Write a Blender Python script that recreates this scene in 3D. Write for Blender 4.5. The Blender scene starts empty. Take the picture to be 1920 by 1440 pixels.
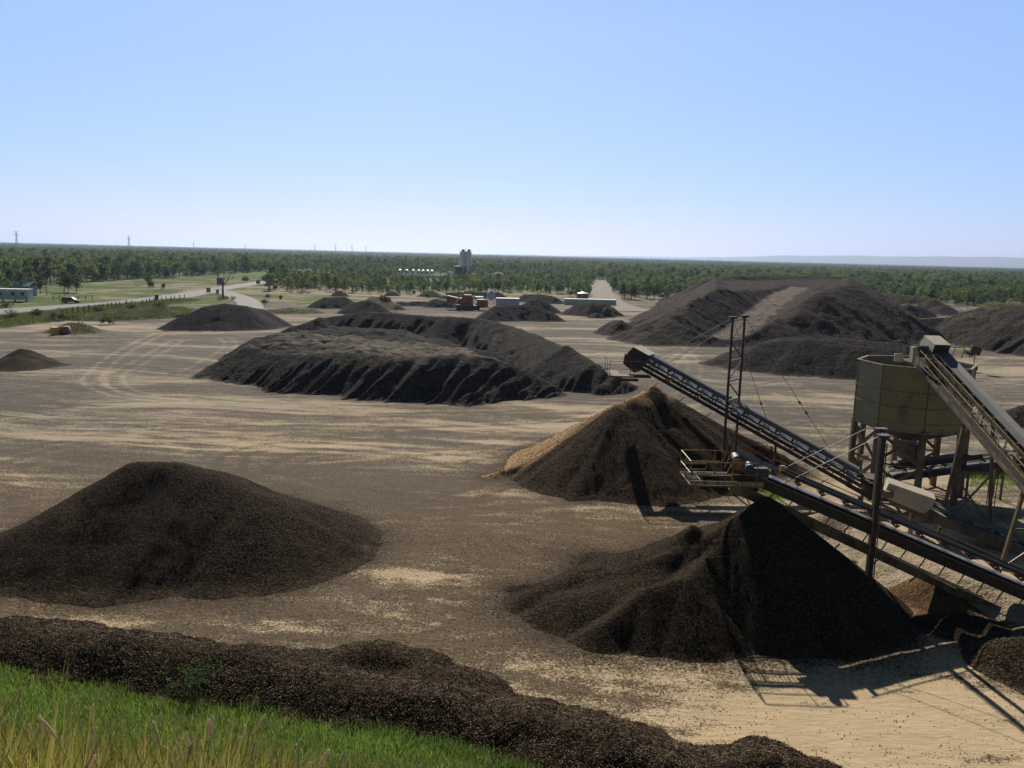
import bpy, math, random
import numpy as np
random.seed(7); rng = np.random.default_rng(7)
SC = bpy.context.scene
COL = SC.collection

# ------------------------------------------------------------------ camera, sky, sun, exposure
CH = 16.0; FPX = 1500.0
ROLL = math.atan(.025); PITCH = math.atan(.1613)
cr, sr, cp, sp = math.cos(ROLL), math.sin(ROLL), math.cos(PITCH), math.sin(PITCH)
def w2(a, b, c):
    return (a, c * cp + b * sp, -c * sp + b * cp)
camd = bpy.data.cameras.new('camera'); cam = bpy.data.objects.new('camera', camd); COL.objects.link(cam)
camd.sensor_width = 36; camd.lens = FPX / 1920 * 36; camd.clip_start = .05; camd.clip_end = 60000
from mathutils import Matrix, Vector
Rv = w2(cr, sr, 0); Uv = w2(-sr, cr, 0); Fv = w2(0, 0, 1)
cam.matrix_world = Matrix(((Rv[0], Uv[0], -Fv[0], 0), (Rv[1], Uv[1], -Fv[1], 0), (Rv[2], Uv[2], -Fv[2], CH), (0, 0, 0, 1)))
SC.camera = cam

SUN_EL = math.radians(36.0); SUN_AZ = math.radians(-7.0)      # azimuth measured from +Y towards +X
w = bpy.data.worlds.new('World'); SC.world = w; w.use_nodes = True
nt = w.node_tree; bg = nt.nodes['Background']
sky = nt.nodes.new('ShaderNodeTexSky'); sky.sky_type = 'NISHITA'; sky.sun_disc = False
sky.sun_elevation = SUN_EL; sky.sun_rotation = SUN_AZ
sky.air_density = 1.0; sky.dust_density = .3; sky.ozone_density = 10; sky.altitude = 200
def _wm(op, a, b):
    n = nt.nodes.new('ShaderNodeVectorMath'); n.operation = op
    for i, q in enumerate((a, b)):
        if isinstance(q, tuple): n.inputs[i].default_value = q
        else: nt.links.new(q, n.inputs[i])
    return n.outputs[0]
# thin milky air towards the horizon, fading out towards the zenith
tc = nt.nodes.new('ShaderNodeTexCoord'); sx = nt.nodes.new('ShaderNodeSeparateXYZ'); nt.links.new(tc.outputs['Generated'], sx.inputs[0])
mr = nt.nodes.new('ShaderNodeMapRange'); mr.interpolation_type = 'SMOOTHSTEP'; nt.links.new(sx.outputs['Z'], mr.inputs[0])
mr.inputs[1].default_value = .24; mr.inputs[2].default_value = .54; mr.inputs[3].default_value = 1; mr.inputs[4].default_value = 0
cb = nt.nodes.new('ShaderNodeCombineXYZ')
for i in range(3): nt.links.new(mr.outputs[0], cb.inputs[i])
my = nt.nodes.new('ShaderNodeMapRange'); my.interpolation_type = 'SMOOTHSTEP'; nt.links.new(sx.outputs['Y'], my.inputs[0])   # milkiness gathers on the sun's side
my.inputs[1].default_value = .05; my.inputs[2].default_value = .72
cy = nt.nodes.new('ShaderNodeCombineXYZ')
for i in range(3): nt.links.new(my.outputs[0], cy.inputs[i])
fog = _wm('MULTIPLY', cb.outputs[0], cy.outputs[0])
milky = _wm('MULTIPLY', fog, (2.35, 4.1, 8.3))
nt.links.new(_wm('ADD', _wm('MULTIPLY', sky.outputs[0], _wm('ADD', (.64, .53, .42), _wm('MULTIPLY', fog, (.21, .02, -.10)))), milky), bg.inputs[0]); bg.inputs[1].default_value = .075
sd = bpy.data.lights.new('sun', 'SUN'); so = bpy.data.objects.new('sun', sd); COL.objects.link(so)
sd.energy = 5.0; sd.angle = math.radians(.5); sd.color = (1.0, .93, .82)
sdir = Vector((math.sin(SUN_AZ) * math.cos(SUN_EL), math.cos(SUN_AZ) * math.cos(SUN_EL), math.sin(SUN_EL)))
so.rotation_euler = sdir.to_track_quat('Z', 'Y').to_euler()
so.location = (0, 60, 60)
vs = SC.view_settings; vs.view_transform = 'Standard'; vs.look = 'None'; vs.exposure = 0.28; vs.gamma = 1
SC.cycles.max_bounces = 5; SC.cycles.diffuse_bounces = 2; SC.cycles.glossy_bounces = 2
SC.cycles.transmission_bounces = 3; SC.cycles.volume_bounces = 0; SC.cycles.transparent_max_bounces = 6

# ------------------------------------------------------------------ survey helpers (photo coordinates -> real places)
def ray(px, py):
    u = (px - 960) / FPX; v = (720 - py) / FPX
    a = u * cr - v * sr; b = u * sr + v * cr
    return (a, cp + b * sp, -sp + b * cp)
def P(px, py, z=0.0):
    d = ray(px, py); t = (z - CH) / d[2]
    return (d[0] * t, d[1] * t, z)
def PY(px, py, Y):
    d = ray(px, py); t = Y / d[1]
    return (d[0] * t, Y, CH + d[2] * t)
def proj(x, y, z=0.0):
    x = np.asarray(x, float); y = np.asarray(y, float); dz = np.asarray(z, float) - CH
    c = y * cp - dz * sp; b = y * sp + dz * cp; a = x
    a = a / c; b = b / c
    u = a * cr + b * sr; v = -a * sr + b * cr
    return 960 + FPX * u, 720 - FPX * v
def crest(px, py, pyb, s=.68, pxb=None, zb=0.0):
    b = P(px if pxb is None else pxb, pyb, zb); z = zb
    while z < 15.5:
        c = P(px, py, z)
        if math.hypot(c[0] - b[0], c[1] - b[1]) * s <= z - zb: break
        z += .02
    return P(px, py, z)

# ------------------------------------------------------------------ noise
_g = rng.random((256, 256)) * 2 * np.pi
GX, GY = np.cos(_g), np.sin(_g)
def pn(x, y):
    x = np.asarray(x, float); y = np.asarray(y, float)
    xi = np.floor(x).astype(int); yi = np.floor(y).astype(int); xf = x - xi; yf = y - yi
    u = xf * xf * xf * (xf * (xf * 6 - 15) + 10); v = yf * yf * yf * (yf * (yf * 6 - 15) + 10)
    def g(i, j, dx, dy): return GX[i & 255, j & 255] * dx + GY[i & 255, j & 255] * dy
    a = g(xi, yi, xf, yf); b = g(xi + 1, yi, xf - 1, yf); c = g(xi, yi + 1, xf, yf - 1); d = g(xi + 1, yi + 1, xf - 1, yf - 1)
    return ((a + (b - a) * u) + ((c + (d - c) * u) - (a + (b - a) * u)) * v) * 1.5
def fbm(x, y, o=4, s=0.0):
    r = 0; a = 1; t = 0
    for i in range(o):
        r = r + a * pn(x * 2 ** i + 17.3 * i + s, y * 2 ** i - 9.1 * i + s * 1.7); t += a; a *= .5
    return r / t
def sstep(a, b, x):
    t = np.clip((x - a) / (b - a), 0, 1); return t * t * (3 - 2 * t)

# ------------------------------------------------------------------ objects
def setp(o, label=None, cat=None, group=None, kind=None):
    if label: o['label'] = label
    if cat: o['category'] = cat
    if group: o['group'] = group
    if kind: o['kind'] = kind
    return o
BASE = {}
def thing(name, label, cat, loc=(0, 0, 0), group=None, rotz=0.0):
    o = bpy.data.objects.new(name, None); COL.objects.link(o); o.location = loc; o.empty_display_size = .3
    o.rotation_euler = (0, 0, rotz)
    BASE[o.name] = tuple(loc) if rotz == 0 else (0, 0, 0)
    return setp(o, label, cat, group)
def npmesh(name, v, f, m=None, smooth=False, attrs=None, fm=None):
    me = bpy.data.meshes.new(name)
    v = np.asarray(v, np.float32)
    if isinstance(f, np.ndarray):
        n, k = f.shape
        me.vertices.add(len(v)); me.vertices.foreach_set('co', v.ravel())
        me.loops.add(n * k); me.loops.foreach_set('vertex_index', f.ravel().astype(np.int32))
        me.polygons.add(n); me.polygons.foreach_set('loop_start', np.arange(n, dtype=np.int32) * k)
        me.polygons.foreach_set('loop_total', np.full(n, k, np.int32))
        me.update(calc_edges=True)
    else:
        me.from_pydata([tuple(map(float, q)) for q in v], [], f); me.update()
    if smooth: me.polygons.foreach_set('use_smooth', np.ones(len(me.polygons), bool))
    if attrs:
        for k, a in attrs.items():
            at = me.attributes.new(k, 'FLOAT', 'POINT'); at.data.foreach_set('value', np.asarray(a, np.float32))
    for q in (m if isinstance(m, (list, tuple)) else [m]):
        if q: me.materials.append(q)
    if fm is not None: me.polygons.foreach_set('material_index', np.asarray(fm, np.int32))
    return me
def link(name, me, parent=None, loc=None):
    o = bpy.data.objects.new(name, me); COL.objects.link(o)
    if parent is not None:
        o.parent = parent; BASE[o.name] = BASE.get(parent.name, (0, 0, 0))
    if loc: o.location = loc
    return o
class MB:
    """collects boxes, beams and tubes of ONE part"""
    def __init__(s): s.v = []; s.f = []; s.g = []
    def add(s, vs, fs):
        s.g.append((len(s.v), len(s.f))); k = len(s.v); s.v += [tuple(q) for q in vs]; s.f += [tuple(i + k for i in q) for q in fs]; return s
    def box(s, c, d, M=None):
        x, y, z = [q / 2 for q in d]
        vs = [(-x, -y, -z), (x, -y, -z), (x, y, -z), (-x, y, -z), (-x, -y, z), (x, -y, z), (x, y, z), (-x, y, z)]
        if M is not None: vs = [tuple(M @ Vector(q)) for q in vs]
        vs = [(a + c[0], b + c[1], e + c[2]) for a, b, e in vs]
        return s.add(vs, [(0, 3, 2, 1), (4, 5, 6, 7), (0, 1, 5, 4), (1, 2, 6, 5), (2, 3, 7, 6), (3, 0, 4, 7)])
    def beam(s, a, b, w, h, up=(0, 0, 1)):
        a = Vector(a); b = Vector(b); d = (b - a).normalized(); u = Vector(up)
        if abs(d.dot(u.normalized())) > .98: u = Vector((1, 0, 0)) if abs(d.x) < .9 else Vector((0, 1, 0))
        r = d.cross(u).normalized(); u = r.cross(d).normalized()
        vs = [p + r * (i * w / 2) + u * (j * h / 2) for p in (a, b) for i, j in ((-1, -1), (1, -1), (1, 1), (-1, 1))]
        return s.add(vs, [(0, 1, 2, 3), (7, 6, 5, 4), (0, 4, 5, 1), (1, 5, 6, 2), (2, 6, 7, 3), (3, 7, 4, 0)])
    def tube(s, a, b, r, n=8, r2=None, cap=True):
        a = Vector(a); b = Vector(b); d = (b - a).normalized()
        u = Vector((0, 0, 1)) if abs(d.z) < .9 else Vector((1, 0, 0))
        x = d.cross(u).normalized(); y = x.cross(d)
        if r2 is None: r2 = r
        vs = [p + (x * math.cos(2 * math.pi * i / n) + y * math.sin(2 * math.pi * i / n)) * q for p, q in ((a, r), (b, r2)) for i in range(n)]
        fs = [(i, i + n, (i + 1) % n + n, (i + 1) % n) for i in range(n)]
        if cap: fs += [tuple(range(n)), tuple(range(2 * n - 1, n - 1, -1))]
        return s.add(vs, fs)
    def path(s, pts, r, n=6):
        for a, b in zip(pts, pts[1:]): s.tube(a, b, r, n)
        return s
    def prism(s, poly, off):
        """poly: planar 3d outline, off: extrusion vector"""
        n = len(poly); o = Vector(off); vs = [Vector(q) for q in poly] + [Vector(q) + o for q in poly]
        return s.add(vs, [tuple(range(n)), tuple(range(2 * n - 1, n - 1, -1))] + [(i, i + n, (i + 1) % n + n, (i + 1) % n) for i in range(n)])
    def pieces(s, name, m, parent, per=1):
        """every 'per' shapes become one mesh object of their own"""
        g = s.g[::per] + [(len(s.v), len(s.f))]
        for (v0, f0), (v1, f1) in zip(g, g[1:]):
            q = MB(); q.v = s.v[v0:v1]; q.f = [tuple(i - v0 for i in f) for f in s.f[f0:f1]]; q.build(name, m, parent)
    def build(s, name, m, parent=None, smooth=False, bevel=0):
        b = BASE.get(parent.name, (0, 0, 0)) if parent is not None else (0, 0, 0)
        me = npmesh(name, [(x - b[0], y - b[1], z - b[2]) for x, y, z in s.v], s.f, m, smooth)
        import bmesh
        bm = bmesh.new(); bm.from_mesh(me); bmesh.ops.recalc_face_normals(bm, faces=bm.faces)
        if bevel: bmesh.ops.bevel(bm, geom=bm.edges[:], offset=bevel, segments=1, affect='EDGES', clamp_overlap=True)
        bm.to_mesh(me); bm.free()
        return link(name, me, parent)

# ------------------------------------------------------------------ materials
def mk(name):
    m = bpy.data.materials.new(name); m.use_nodes = True; t = m.node_tree
    return m, t, t.nodes['Principled BSDF']
def N(t, k, **kw):
    n = t.nodes.new(k)
    for a, b in kw.items(): setattr(n, a, b)
    return n
def coords(t): return N(t, 'ShaderNodeNewGeometry').outputs['Position']
def noise(t, vec, scale, detail=4, rough=.55, sx=1, sy=1, sz=1, dist=0):
    if (sx, sy, sz) != (1, 1, 1):
        mp = N(t, 'ShaderNodeMapping'); mp.inputs['Scale'].default_value = (sx, sy, sz); t.links.new(vec, mp.inputs[0]); vec = mp.outputs[0]
    n = N(t, 'ShaderNodeTexNoise'); n.inputs['Scale'].default_value = scale; n.inputs['Detail'].default_value = detail
    n.inputs['Roughness'].default_value = rough; n.inputs['Distortion'].default_value = dist; t.links.new(vec, n.inputs['Vector'])
    return n.outputs['Fac']
def ramp(t, fac, stops):
    r = N(t, 'ShaderNodeValToRGB'); e = r.color_ramp.elements
    while len(e) < len(stops): e.new(.5)
    for q, (p, c) in zip(e, stops): q.position = p; q.color = (*c, 1) if len(c) == 3 else c
    t.links.new(fac, r.inputs[0]); return r.outputs[0]
def math_(t, op, a, b=None, c=None, clamp=False):
    n = N(t, 'ShaderNodeMath', operation=op, use_clamp=clamp)
    for i, q in enumerate((a, b, c)):
        if q is None: continue
        if isinstance(q, (int, float)): n.inputs[i].default_value = q
        else: t.links.new(q, n.inputs[i])
    return n.outputs[0]
def mix(t, fac, a, b, mode='MIX'):
    n = N(t, 'ShaderNodeMix', data_type='RGBA', blend_type=mode)
    for i, q in ((0, fac), (6, a), (7, b)):
        if isinstance(q, (int, float)): n.inputs[i].default_value = q
        elif isinstance(q, tuple): n.inputs[i].default_value = (*q, 1)
        else: t.links.new(q, n.inputs[i])
    return n.outputs[2]
def attr(t, name):
    n = N(t, 'ShaderNodeAttribute'); n.attribute_name = name; return n.outputs['Fac']
def bump(t, h, strength, distance, nrm=None):
    b = N(t, 'ShaderNodeBump'); b.inputs['Strength'].default_value = strength; b.inputs['Distance'].default_value = distance
    t.links.new(h, b.inputs['Height'])
    if nrm: t.links.new(nrm, b.inputs['Normal'])
    return b.outputs[0]
def paint(name, c1, c2=None, scale=3.0, rough=.55, metal=0.0, rust=None, rustamt=.35, streak=True):
    m, t, b = mk(name); p = coords(t)
    if c2 is None: c2 = tuple(q * .75 for q in c1)
    col = mix(t, ramp(t, noise(t, p, scale, 5), [(.35, (0, 0, 0)), (.65, (1, 1, 1))]), c1, c2)
    if rust:
        n = noise(t, p, scale * .8, 8, .7, 1, 1, .35 if streak else 1)
        k = ramp(t, n, [(.62 - rustamt * .3, (0, 0, 0)), (.74 - rustamt * .3, (1, 1, 1))])
        col = mix(t, k, col, rust)
    t.links.new(col, b.inputs['Base Color']); b.inputs['Roughness'].default_value = rough; b.inputs['Metallic'].default_value = metal
    t.links.new(bump(t, noise(t, p, 25, 3), .15, .01), b.inputs['Normal'])
    return m
def gravel(name, dark, lightc, dust, grain=14.0, lightamt=.5, warm=None, bd=.06, far=False):
    """loose crushed rock: per-stone colour, stone-sized relief; 'lite' attribute = dusty traffic-worn surface, and the sunlit flank painted on the brown mound"""
    m, t, b = mk(name); p = coords(t)
    v = N(t, 'ShaderNodeTexVoronoi'); v.inputs['Scale'].default_value = grain; t.links.new(p, v.inputs['Vector'])
    sep = N(t, 'ShaderNodeSeparateColor'); t.links.new(v.outputs['Color'], sep.inputs[0])
    k = ramp(t, sep.outputs[0], [(lightamt, (0, 0, 0)), (min(1, lightamt + .5), (1, 1, 1))])
    col = mix(t, k, dark, lightc)
    big = noise(t, p, .35, 5, .6)
    col = mix(t, ramp(t, big, [(.35, (0, 0, 0)), (.7, (.55, .55, .55))]), col, warm or tuple(q * 1.25 for q in lightc))
    if dust:
        n2 = noise(t, p, 1.1, 6, .65)
        f = math_(t, 'MULTIPLY_ADD', n2, .9, -.45)
        f = math_(t, 'ADD', f, attr(t, 'lite'))
        col = mix(t, ramp(t, f, [(.25, (0, 0, 0)), (.8, (1, 1, 1))]), col, dust)
    t.links.new(col, b.inputs['Base Color']); b.inputs['Roughness'].default_value = .9
    b.inputs['Specular IOR Level'].default_value = .04
    h = math_(t, 'SUBTRACT', 1.0, v.outputs['Distance'])
    n1 = bump(t, h, .9, bd)
    n2 = bump(t, noise(t, p, grain * .22, 4, .6), .8, bd * 3, n1)
    t.links.new(n2, b.inputs['Normal'])
    return m
M = {}
M['g_near'] = gravel('crushed_rock', (.007, .005, .0035), (.115, .076, .043), (.15, .112, .072), 19.0, .5, (.055, .038, .022), .06)
M['g_brown'] = gravel('brown_rock', (.035, .021, .011), (.16, .098, .046), (.48, .31, .15), 13.0, .3, (.10, .058, .026), .05)
M['g_brownmix'] = gravel('brown_cap_lit_flank_rock', (.010, .007, .0045), (.10, .062, .032), (.34, .225, .115), 15.0, .45, (.06, .036, .018), .05)  # ochre in place of dust: brown cap and painted sunlit flank
M['g_mid'] = gravel('dark_basalt', (.011, .0095, .0085), (.056, .047, .040), (.19, .16, .125), 6.0, .4, (.034, .029, .024), .12)
M['g_hill'] = gravel('grey_basalt', (.017, .014, .012), (.060, .048, .040), (.27, .23, .18), 4.0, .35, (.065, .047, .034), .18)
M['g_sand'] = gravel('crusher_sand', (.20, .16, .11), (.36, .29, .19), (.40, .33, .22), 9.0, .3, (.34, .27, .18), .05)
M['g_grass'] = gravel('overgrown_heap', (.030, .034, .015), (.12, .12, .045), (.22, .20, .08), 3.0, .35, (.10, .10, .035), .18)
M['rail_y'] = paint('yellow_rail_paint', (.42, .24, .06), (.30, .17, .05), 6, .5, 0, (.12, .05, .02), .5)
M['rail_t'] = paint('tan_rail_paint', (.42, .33, .17), (.30, .22, .11), 6, .5, 0, (.10, .05, .03), .4)
M['tan'] = paint('tan_hood_paint', (.50, .455, .35), (.43, .385, .29), 1.5, .5, 0, (.16, .10, .05), .12)
M['khaki'] = paint('khaki_hopper_paint', (.31, .265, .12), (.25, .215, .10), .8, .6, 0, (.10, .065, .03), .08)
M['khaki2'] = paint('khaki_leg_paint', (.19, .15, .075), (.13, .10, .05), 1.5, .6, 0, (.08, .04, .02), .5)
M['dark'] = paint('dark_steel', (.035, .030, .027), (.06, .045, .035), 4, .75, 0, (.05, .025, .015), .5)
M['steel'] = paint('worn_steel', (.20, .185, .165), (.13, .115, .10), 5, .4, .5, (.09, .05, .03), .4)
M['rust'] = paint('rusty_steel', (.13, .06, .03), (.07, .035, .02), 5, .8, .1)
M['belt'] = paint('rubber_belt', (.20, .195, .185), (.14, .135, .125), 1.2, .42)
M['belt_d'] = paint('dusty_belt', (.17, .167, .155), (.13, .127, .118), .8, .8)
M['rubber'] = paint('black_rubber', (.018, .018, .019), (.03, .03, .03), 4, .6)
M['motor'] = paint('blue_motor', (.05, .07, .11), (.03, .035, .05), 5, .45, .2)
M['redp'] = paint('red_bracket', (.22, .045, .03), (.13, .03, .02), 6, .6)
M['white'] = paint('white_paint', (.78, .78, .76), (.66, .66, .64), 2, .5, 0, (.35, .25, .15), .08)
M['offw'] = paint('weathered_white', (.60, .62, .62), (.48, .50, .50), 2, .6, 0, (.25, .18, .1), .1)
M['paleblue'] = paint('pale_blue_container', (.52, .60, .64), (.42, .50, .54), .8, .6, 0, (.3, .2, .12), .05)
M['palegreen'] = paint('pale_green_container', (.50, .58, .50), (.42, .50, .43), .8, .6, 0, (.3, .2, .12), .05)
M['orange'] = paint('orange_machine', (.36, .085, .03), (.25, .06, .03), 1, .6, 0, (.08, .04, .03), .3)
M['yellow'] = paint('yellow_plastic', (.62, .40, .03), (.5, .32, .03), 3, .5)
M['brownp'] = paint('brown_plastic', (.30, .17, .10), (.2, .11, .07), 3, .6)
M['teal'] = paint('teal_sheet', (.12, .27, .24), (.10, .22, .2), 2, .5)
M['conc'] = paint('silo_steel', (.85, .86, .88), (.74, .76, .80), .3, .55)
M['bsign'] = paint('blue_sign', (.08, .10, .17), (.06, .08, .13), 2, .5)
M['glass'] = paint('dark_glass', (.02, .025, .03), (.03, .035, .04), 2, .1)
M['carp'] = paint('car_paint', (.34, .15, .07), (.26, .11, .05), 2, .35)
M['wire'] = paint('steel_cable', (.10, .09, .08), (.07, .06, .05), 3, .5, .5)
M['bark'] = paint('gum_bark', (.16, .13, .10), (.09, .07, .055), 3, .9)
def foliage(name, a, b2, tr=.45):
    m, t, b = mk(name); p = coords(t)
    oi = N(t, 'ShaderNodeObjectInfo')
    c = mix(t, noise(t, p, 1.3, 3), a, b2)
    rr_ = oi.outputs['Random']
    c = mix(t, ramp(t, rr_, [(.45, (0, 0, 0)), (1.0, (.5, .5, .5))]), c, (b2[0] * 1.9, b2[1] * 1.35, b2[2] * 1.8))
    c = mix(t, ramp(t, rr_, [(0.0, (.55, .55, .55)), (.3, (0, 0, 0))]), c, (a[0] * .7, a[1] * .62, a[2] * .9))
    t.links.new(c, b.inputs['Base Color']); b.inputs['Roughness'].default_value = .6; b.inputs['Specular IOR Level'].default_value = .2
    tl = N(t, 'ShaderNodeBsdfTranslucent'); t.links.new(c, tl.inputs[0])
    mx = N(t, 'ShaderNodeMixShader'); mx.inputs[0].default_value = tr
    t.links.new(b.outputs[0], mx.inputs[1]); t.links.new(tl.outputs[0], mx.inputs[2])
    t.links.new(mx.outputs[0], t.nodes['Material Output'].inputs[0])
    return m
M['leaf'] = foliage('gum_leaves', (.072, .130, .028), (.145, .215, .046))
M['leaf2'] = foliage('dark_gum_leaves', (.050, .088, .024), (.094, .145, .036))
M['leaf3'] = foliage('light_scrub_leaves', (.065, .10, .025), (.12, .16, .04))
M['scrub'] = foliage('dry_scrub', (.06, .05, .03), (.12, .10, .05))
M['grass_n'] = foliage('tall_grass', (.14, .18, .03), (.40, .39, .09), .5)
M['grass_f'] = foliage('soft_grass', (.095, .185, .03), (.25, .35, .065), .5)
M['grass_d'] = foliage('dry_grass', (.23, .185, .10), (.30, .25, .15), .3)
M['seed'] = foliage('seed_head_bristle', (.46, .42, .27), (.58, .54, .38), .5)
# ================================================================== GROUND
def blob(X, Y, px, py, rx, ry, z=0):
    c = P(px, py, z); return np.exp(-(((X - c[0]) / rx) ** 2 + ((Y - c[1]) / ry) ** 2))
def inpoly(px, py, poly):
    px = np.asarray(px); r = np.zeros(px.shape, bool); n = len(poly)
    for i in range(n):
        x1, y1 = poly[i]; x2, y2 = poly[(i + 1) % n]
        if y1 == y2: continue
        c = ((y1 > py) != (y2 > py)) & (px < (x2 - x1) * (py - y1) / (y2 - y1) + x1); r ^= c
    return r
def segd(X, Y, pts):
    d = np.full(np.shape(X), 1e9); arc = np.zeros(np.shape(X)); L = 0
    for a, b in zip(pts, pts[1:]):
        ax, ay = a[:2]; bx, by = b[:2]; l = math.hypot(bx - ax, by - ay) + 1e-9
        t = np.clip(((X - ax) * (bx - ax) + (Y - ay) * (by - ay)) / l ** 2, 0, 1)
        q = np.hypot(X - ax - t * (bx - ax), Y - ay - t * (by - ay)); k = q < d
        d = np.where(k, q, d); arc = np.where(k, L + t * l, arc); L += l
    return d, arc
YARD = [(-3000, 640), (-400, 640), (0, 612), (120, 596), (160, 592), (215, 588), (290, 578), (330, 577), (400, 570), (480, 562), (560, 562), (560, 572), (640, 566), (760, 558), (860, 566),
        (950, 558), (1100, 556), (1190, 560), (1300, 552), (1500, 548), (1700, 552), (1790, 574), (1850, 580), (2000, 590), (2400, 640), (5000, 900), (6000, 6000), (-3000, 6000)]
YW = [P(a, max(b, 530 + (a - 960) * .025))[:2] for a, b in YARD if -500 < a < 2500 and b < 1000]
YW = [(-420, 120)] + YW + [(300, 90), (300, -100), (-420, -100)]
def gmask(X, Y):
    wx = X + 2.5 * fbm(X / 9, Y / 9, 3); wy = Y + 3.5 * fbm(X / 9 + 40, Y / 9, 3)
    return inpoly(wx, wy, YW)
na, nr = 760, 620
az = np.linspace(math.radians(-52), math.radians(52), na)
rr = np.concatenate([[0.01, 8], np.geomspace(14, 300, 640), np.geomspace(306, 30000, 130)]); nr = len(rr)
A, Rr = np.meshgrid(az, rr); gx = np.sin(A) * Rr; gy = np.cos(A) * Rr - .0
n = np.arange(nr * na).reshape(nr, na)
gf = np.stack([n[:-1, :-1], n[:-1, 1:], n[1:, 1:], n[1:, :-1]], -1).reshape(-1, 4)[:, ::-1]
X = gx.ravel(); Y = gy.ravel()
R = np.hypot(X, Y)
near = sstep(260, 60, R)
gz = near * (.10 * fbm(X / 7, Y / 7, 4) + .03 * fbm(X / 1.2, Y / 1.2, 3))
yard = np.zeros(len(X)); k = R < 900; yard[k] = gmask(X[k], Y[k])
# gravel coverage: streaked by traffic running roughly across the view and curling round the heaps
wx = X + 10 * fbm(X / 40, Y / 40, 2, 3); wy = Y + 10 * fbm(X / 40, Y / 40, 2, 8)
s1 = fbm(wx / 22, wy / 5.0, 5, 1); s2 = fbm(wx / 60, wy / 16, 3, 5); s3 = fbm(wx / 9, wy / 1.1, 4, 9)
cov = .64 + .55 * s1 + .38 * s2 + .35 * fbm(X / 1.1, Y / .5, 3, 31) * sstep(60, 30, R) + .34 * s3 * sstep(260, 30, R) + .30 * fbm(wx / 3 + wy / 4, wy / 1.0 - wx / 12, 4, 77) * sstep(160, 25, R) + .35 * fbm(wx / 12 + wy / 5, wy / 2.2 - wx / 30, 4, 51)
for (a, b, rx, ry, d) in [(1700, 1330, 6, 4.5, -.85), (1450, 1300, 3.5, 2.2, -.5), (1300, 1240, 3, 1.2, -.25), (1150, 1240, 3, 1.4, -.3), (1850, 1380, 5, 4, -.5), (1560, 1410, 5, 2, -.6),
        (1780, 1130, 4, 3.5, -.8), (1600, 1010, 5, 3, -.6), (1850, 1050, 5, 4, -.5), (1560, 930, 6, 4, -.35), (1150, 930, 7, 1.2, -.75), (1280, 950, 6, 1.0, -.7), (760, 1080, 3.0, 1.6, -.5), (820, 1130, 7, .7, -.4),
        (500, 1170, 7, .8, -.35), (120, 1155, 4, 1.0, -.4), (250, 1215, 4, .6, -.4), (230, 1170, 2.5, .5, -.35), (80, 1190, 3, .5, -.3), (1020, 1110, 2, 1, .25), (1150, 1130, 5, 2.5, .35),
        (950, 1000, 9, 5, .30), (620, 880, 14, 5, .28), (700, 950, 8, 4, .35), (1290, 1130, 5, 6, .4), (1050, 1190, 5, 1.2, .25), (800, 1210, 8, 1.5, .25), (330, 1130, 12, 3, .35),
        (1700, 870, 8, 6, -.2), (1050, 800, 6, 2.2, -.45), (850, 860, 9, 2.5, -.3), (950, 830, 6, 1.0, -.35), (450, 830, 12, 2.0, -.22), (80, 800, 14, 3, -.1), (250, 720, 14, 5, -.12), (100, 610, 40, 9, -.45),
        (450, 760, 20, 3, -.2), (1150, 765, 12, 2.0, -.25), (1120, 640, 16, 9, -.18), (1230, 670, 16, 6, -.3), (950, 655, 20, 3, -.2), (1250, 590, 18, 20, -.35), (1700, 760, 20, 6, -.25), (1870, 700, 20, 9, -.2), (1520, 1240, 5, .5, -.3), (1745, 1268, 1.6, .35, .8), (1700, 1300, 1.2, .3, .8), (1560, 1325, 1.0, .3, .7), (1500, 1318, .6, .2, .5), (1770, 1335, 1.3, .35, .8), (1860, 1352, 1.4, .35, .8), (1620, 1370, 1.2, .12, .5), (1850, 1425, 1.5, .4, .7), (1400, 1290, 1.6, .35, .6), (1680, 1250, 1.0, .15, .6), (1860, 1290, 1.4, .6, .7)]:
    cov += d * blob(X, Y, a, b, rx, ry)
cov += .35 * blob(X, Y, 330, 1010, 15, 8) + .3 * blob(X, Y, 1250, 1130, 9, 7)
# wheel tracks (real, lighter or darker ruts)
trk = np.zeros(len(X))
def track(pts, gauge=1.9, wd=.32, amt=.3):
    global trk
    q = np.array(pts); SB = np.nonzero((X > q[:, 0].min() - 3) & (X < q[:, 0].max() + 3) & (Y > q[:, 1].min() - 3) & (Y < q[:, 1].max() + 3))[0]
    if not len(SB): return
    d, arc = segd(X[SB], Y[SB], pts)
    for g in (gauge / 2,):
        trk[SB] += amt * np.exp(-((d - g) / wd) ** 2) * (.6 + .5 * fbm(arc / 3, arc * 0 + 3.3, 2))
def curve(pp, n=14):
    pts = [P(a, b)[:2] for a, b in pp]; out = []
    for i in range(len(pts) - 1):
        p0 = np.array(pts[max(i - 1, 0)]); p1 = np.array(pts[i]); p2 = np.array(pts[i + 1]); p3 = np.array(pts[min(i + 2, len(pts) - 1)])
        for t in np.linspace(0, 1, n, endpoint=False):
            out.append(tuple(.5 * ((2 * p1) + (p2 - p0) * t + (2 * p0 - 5 * p1 + 4 * p2 - p3) * t * t + (3 * p1 - p0 - 3 * p2 + p3) * t ** 3)))
    return out + [pts[-1]]
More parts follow.
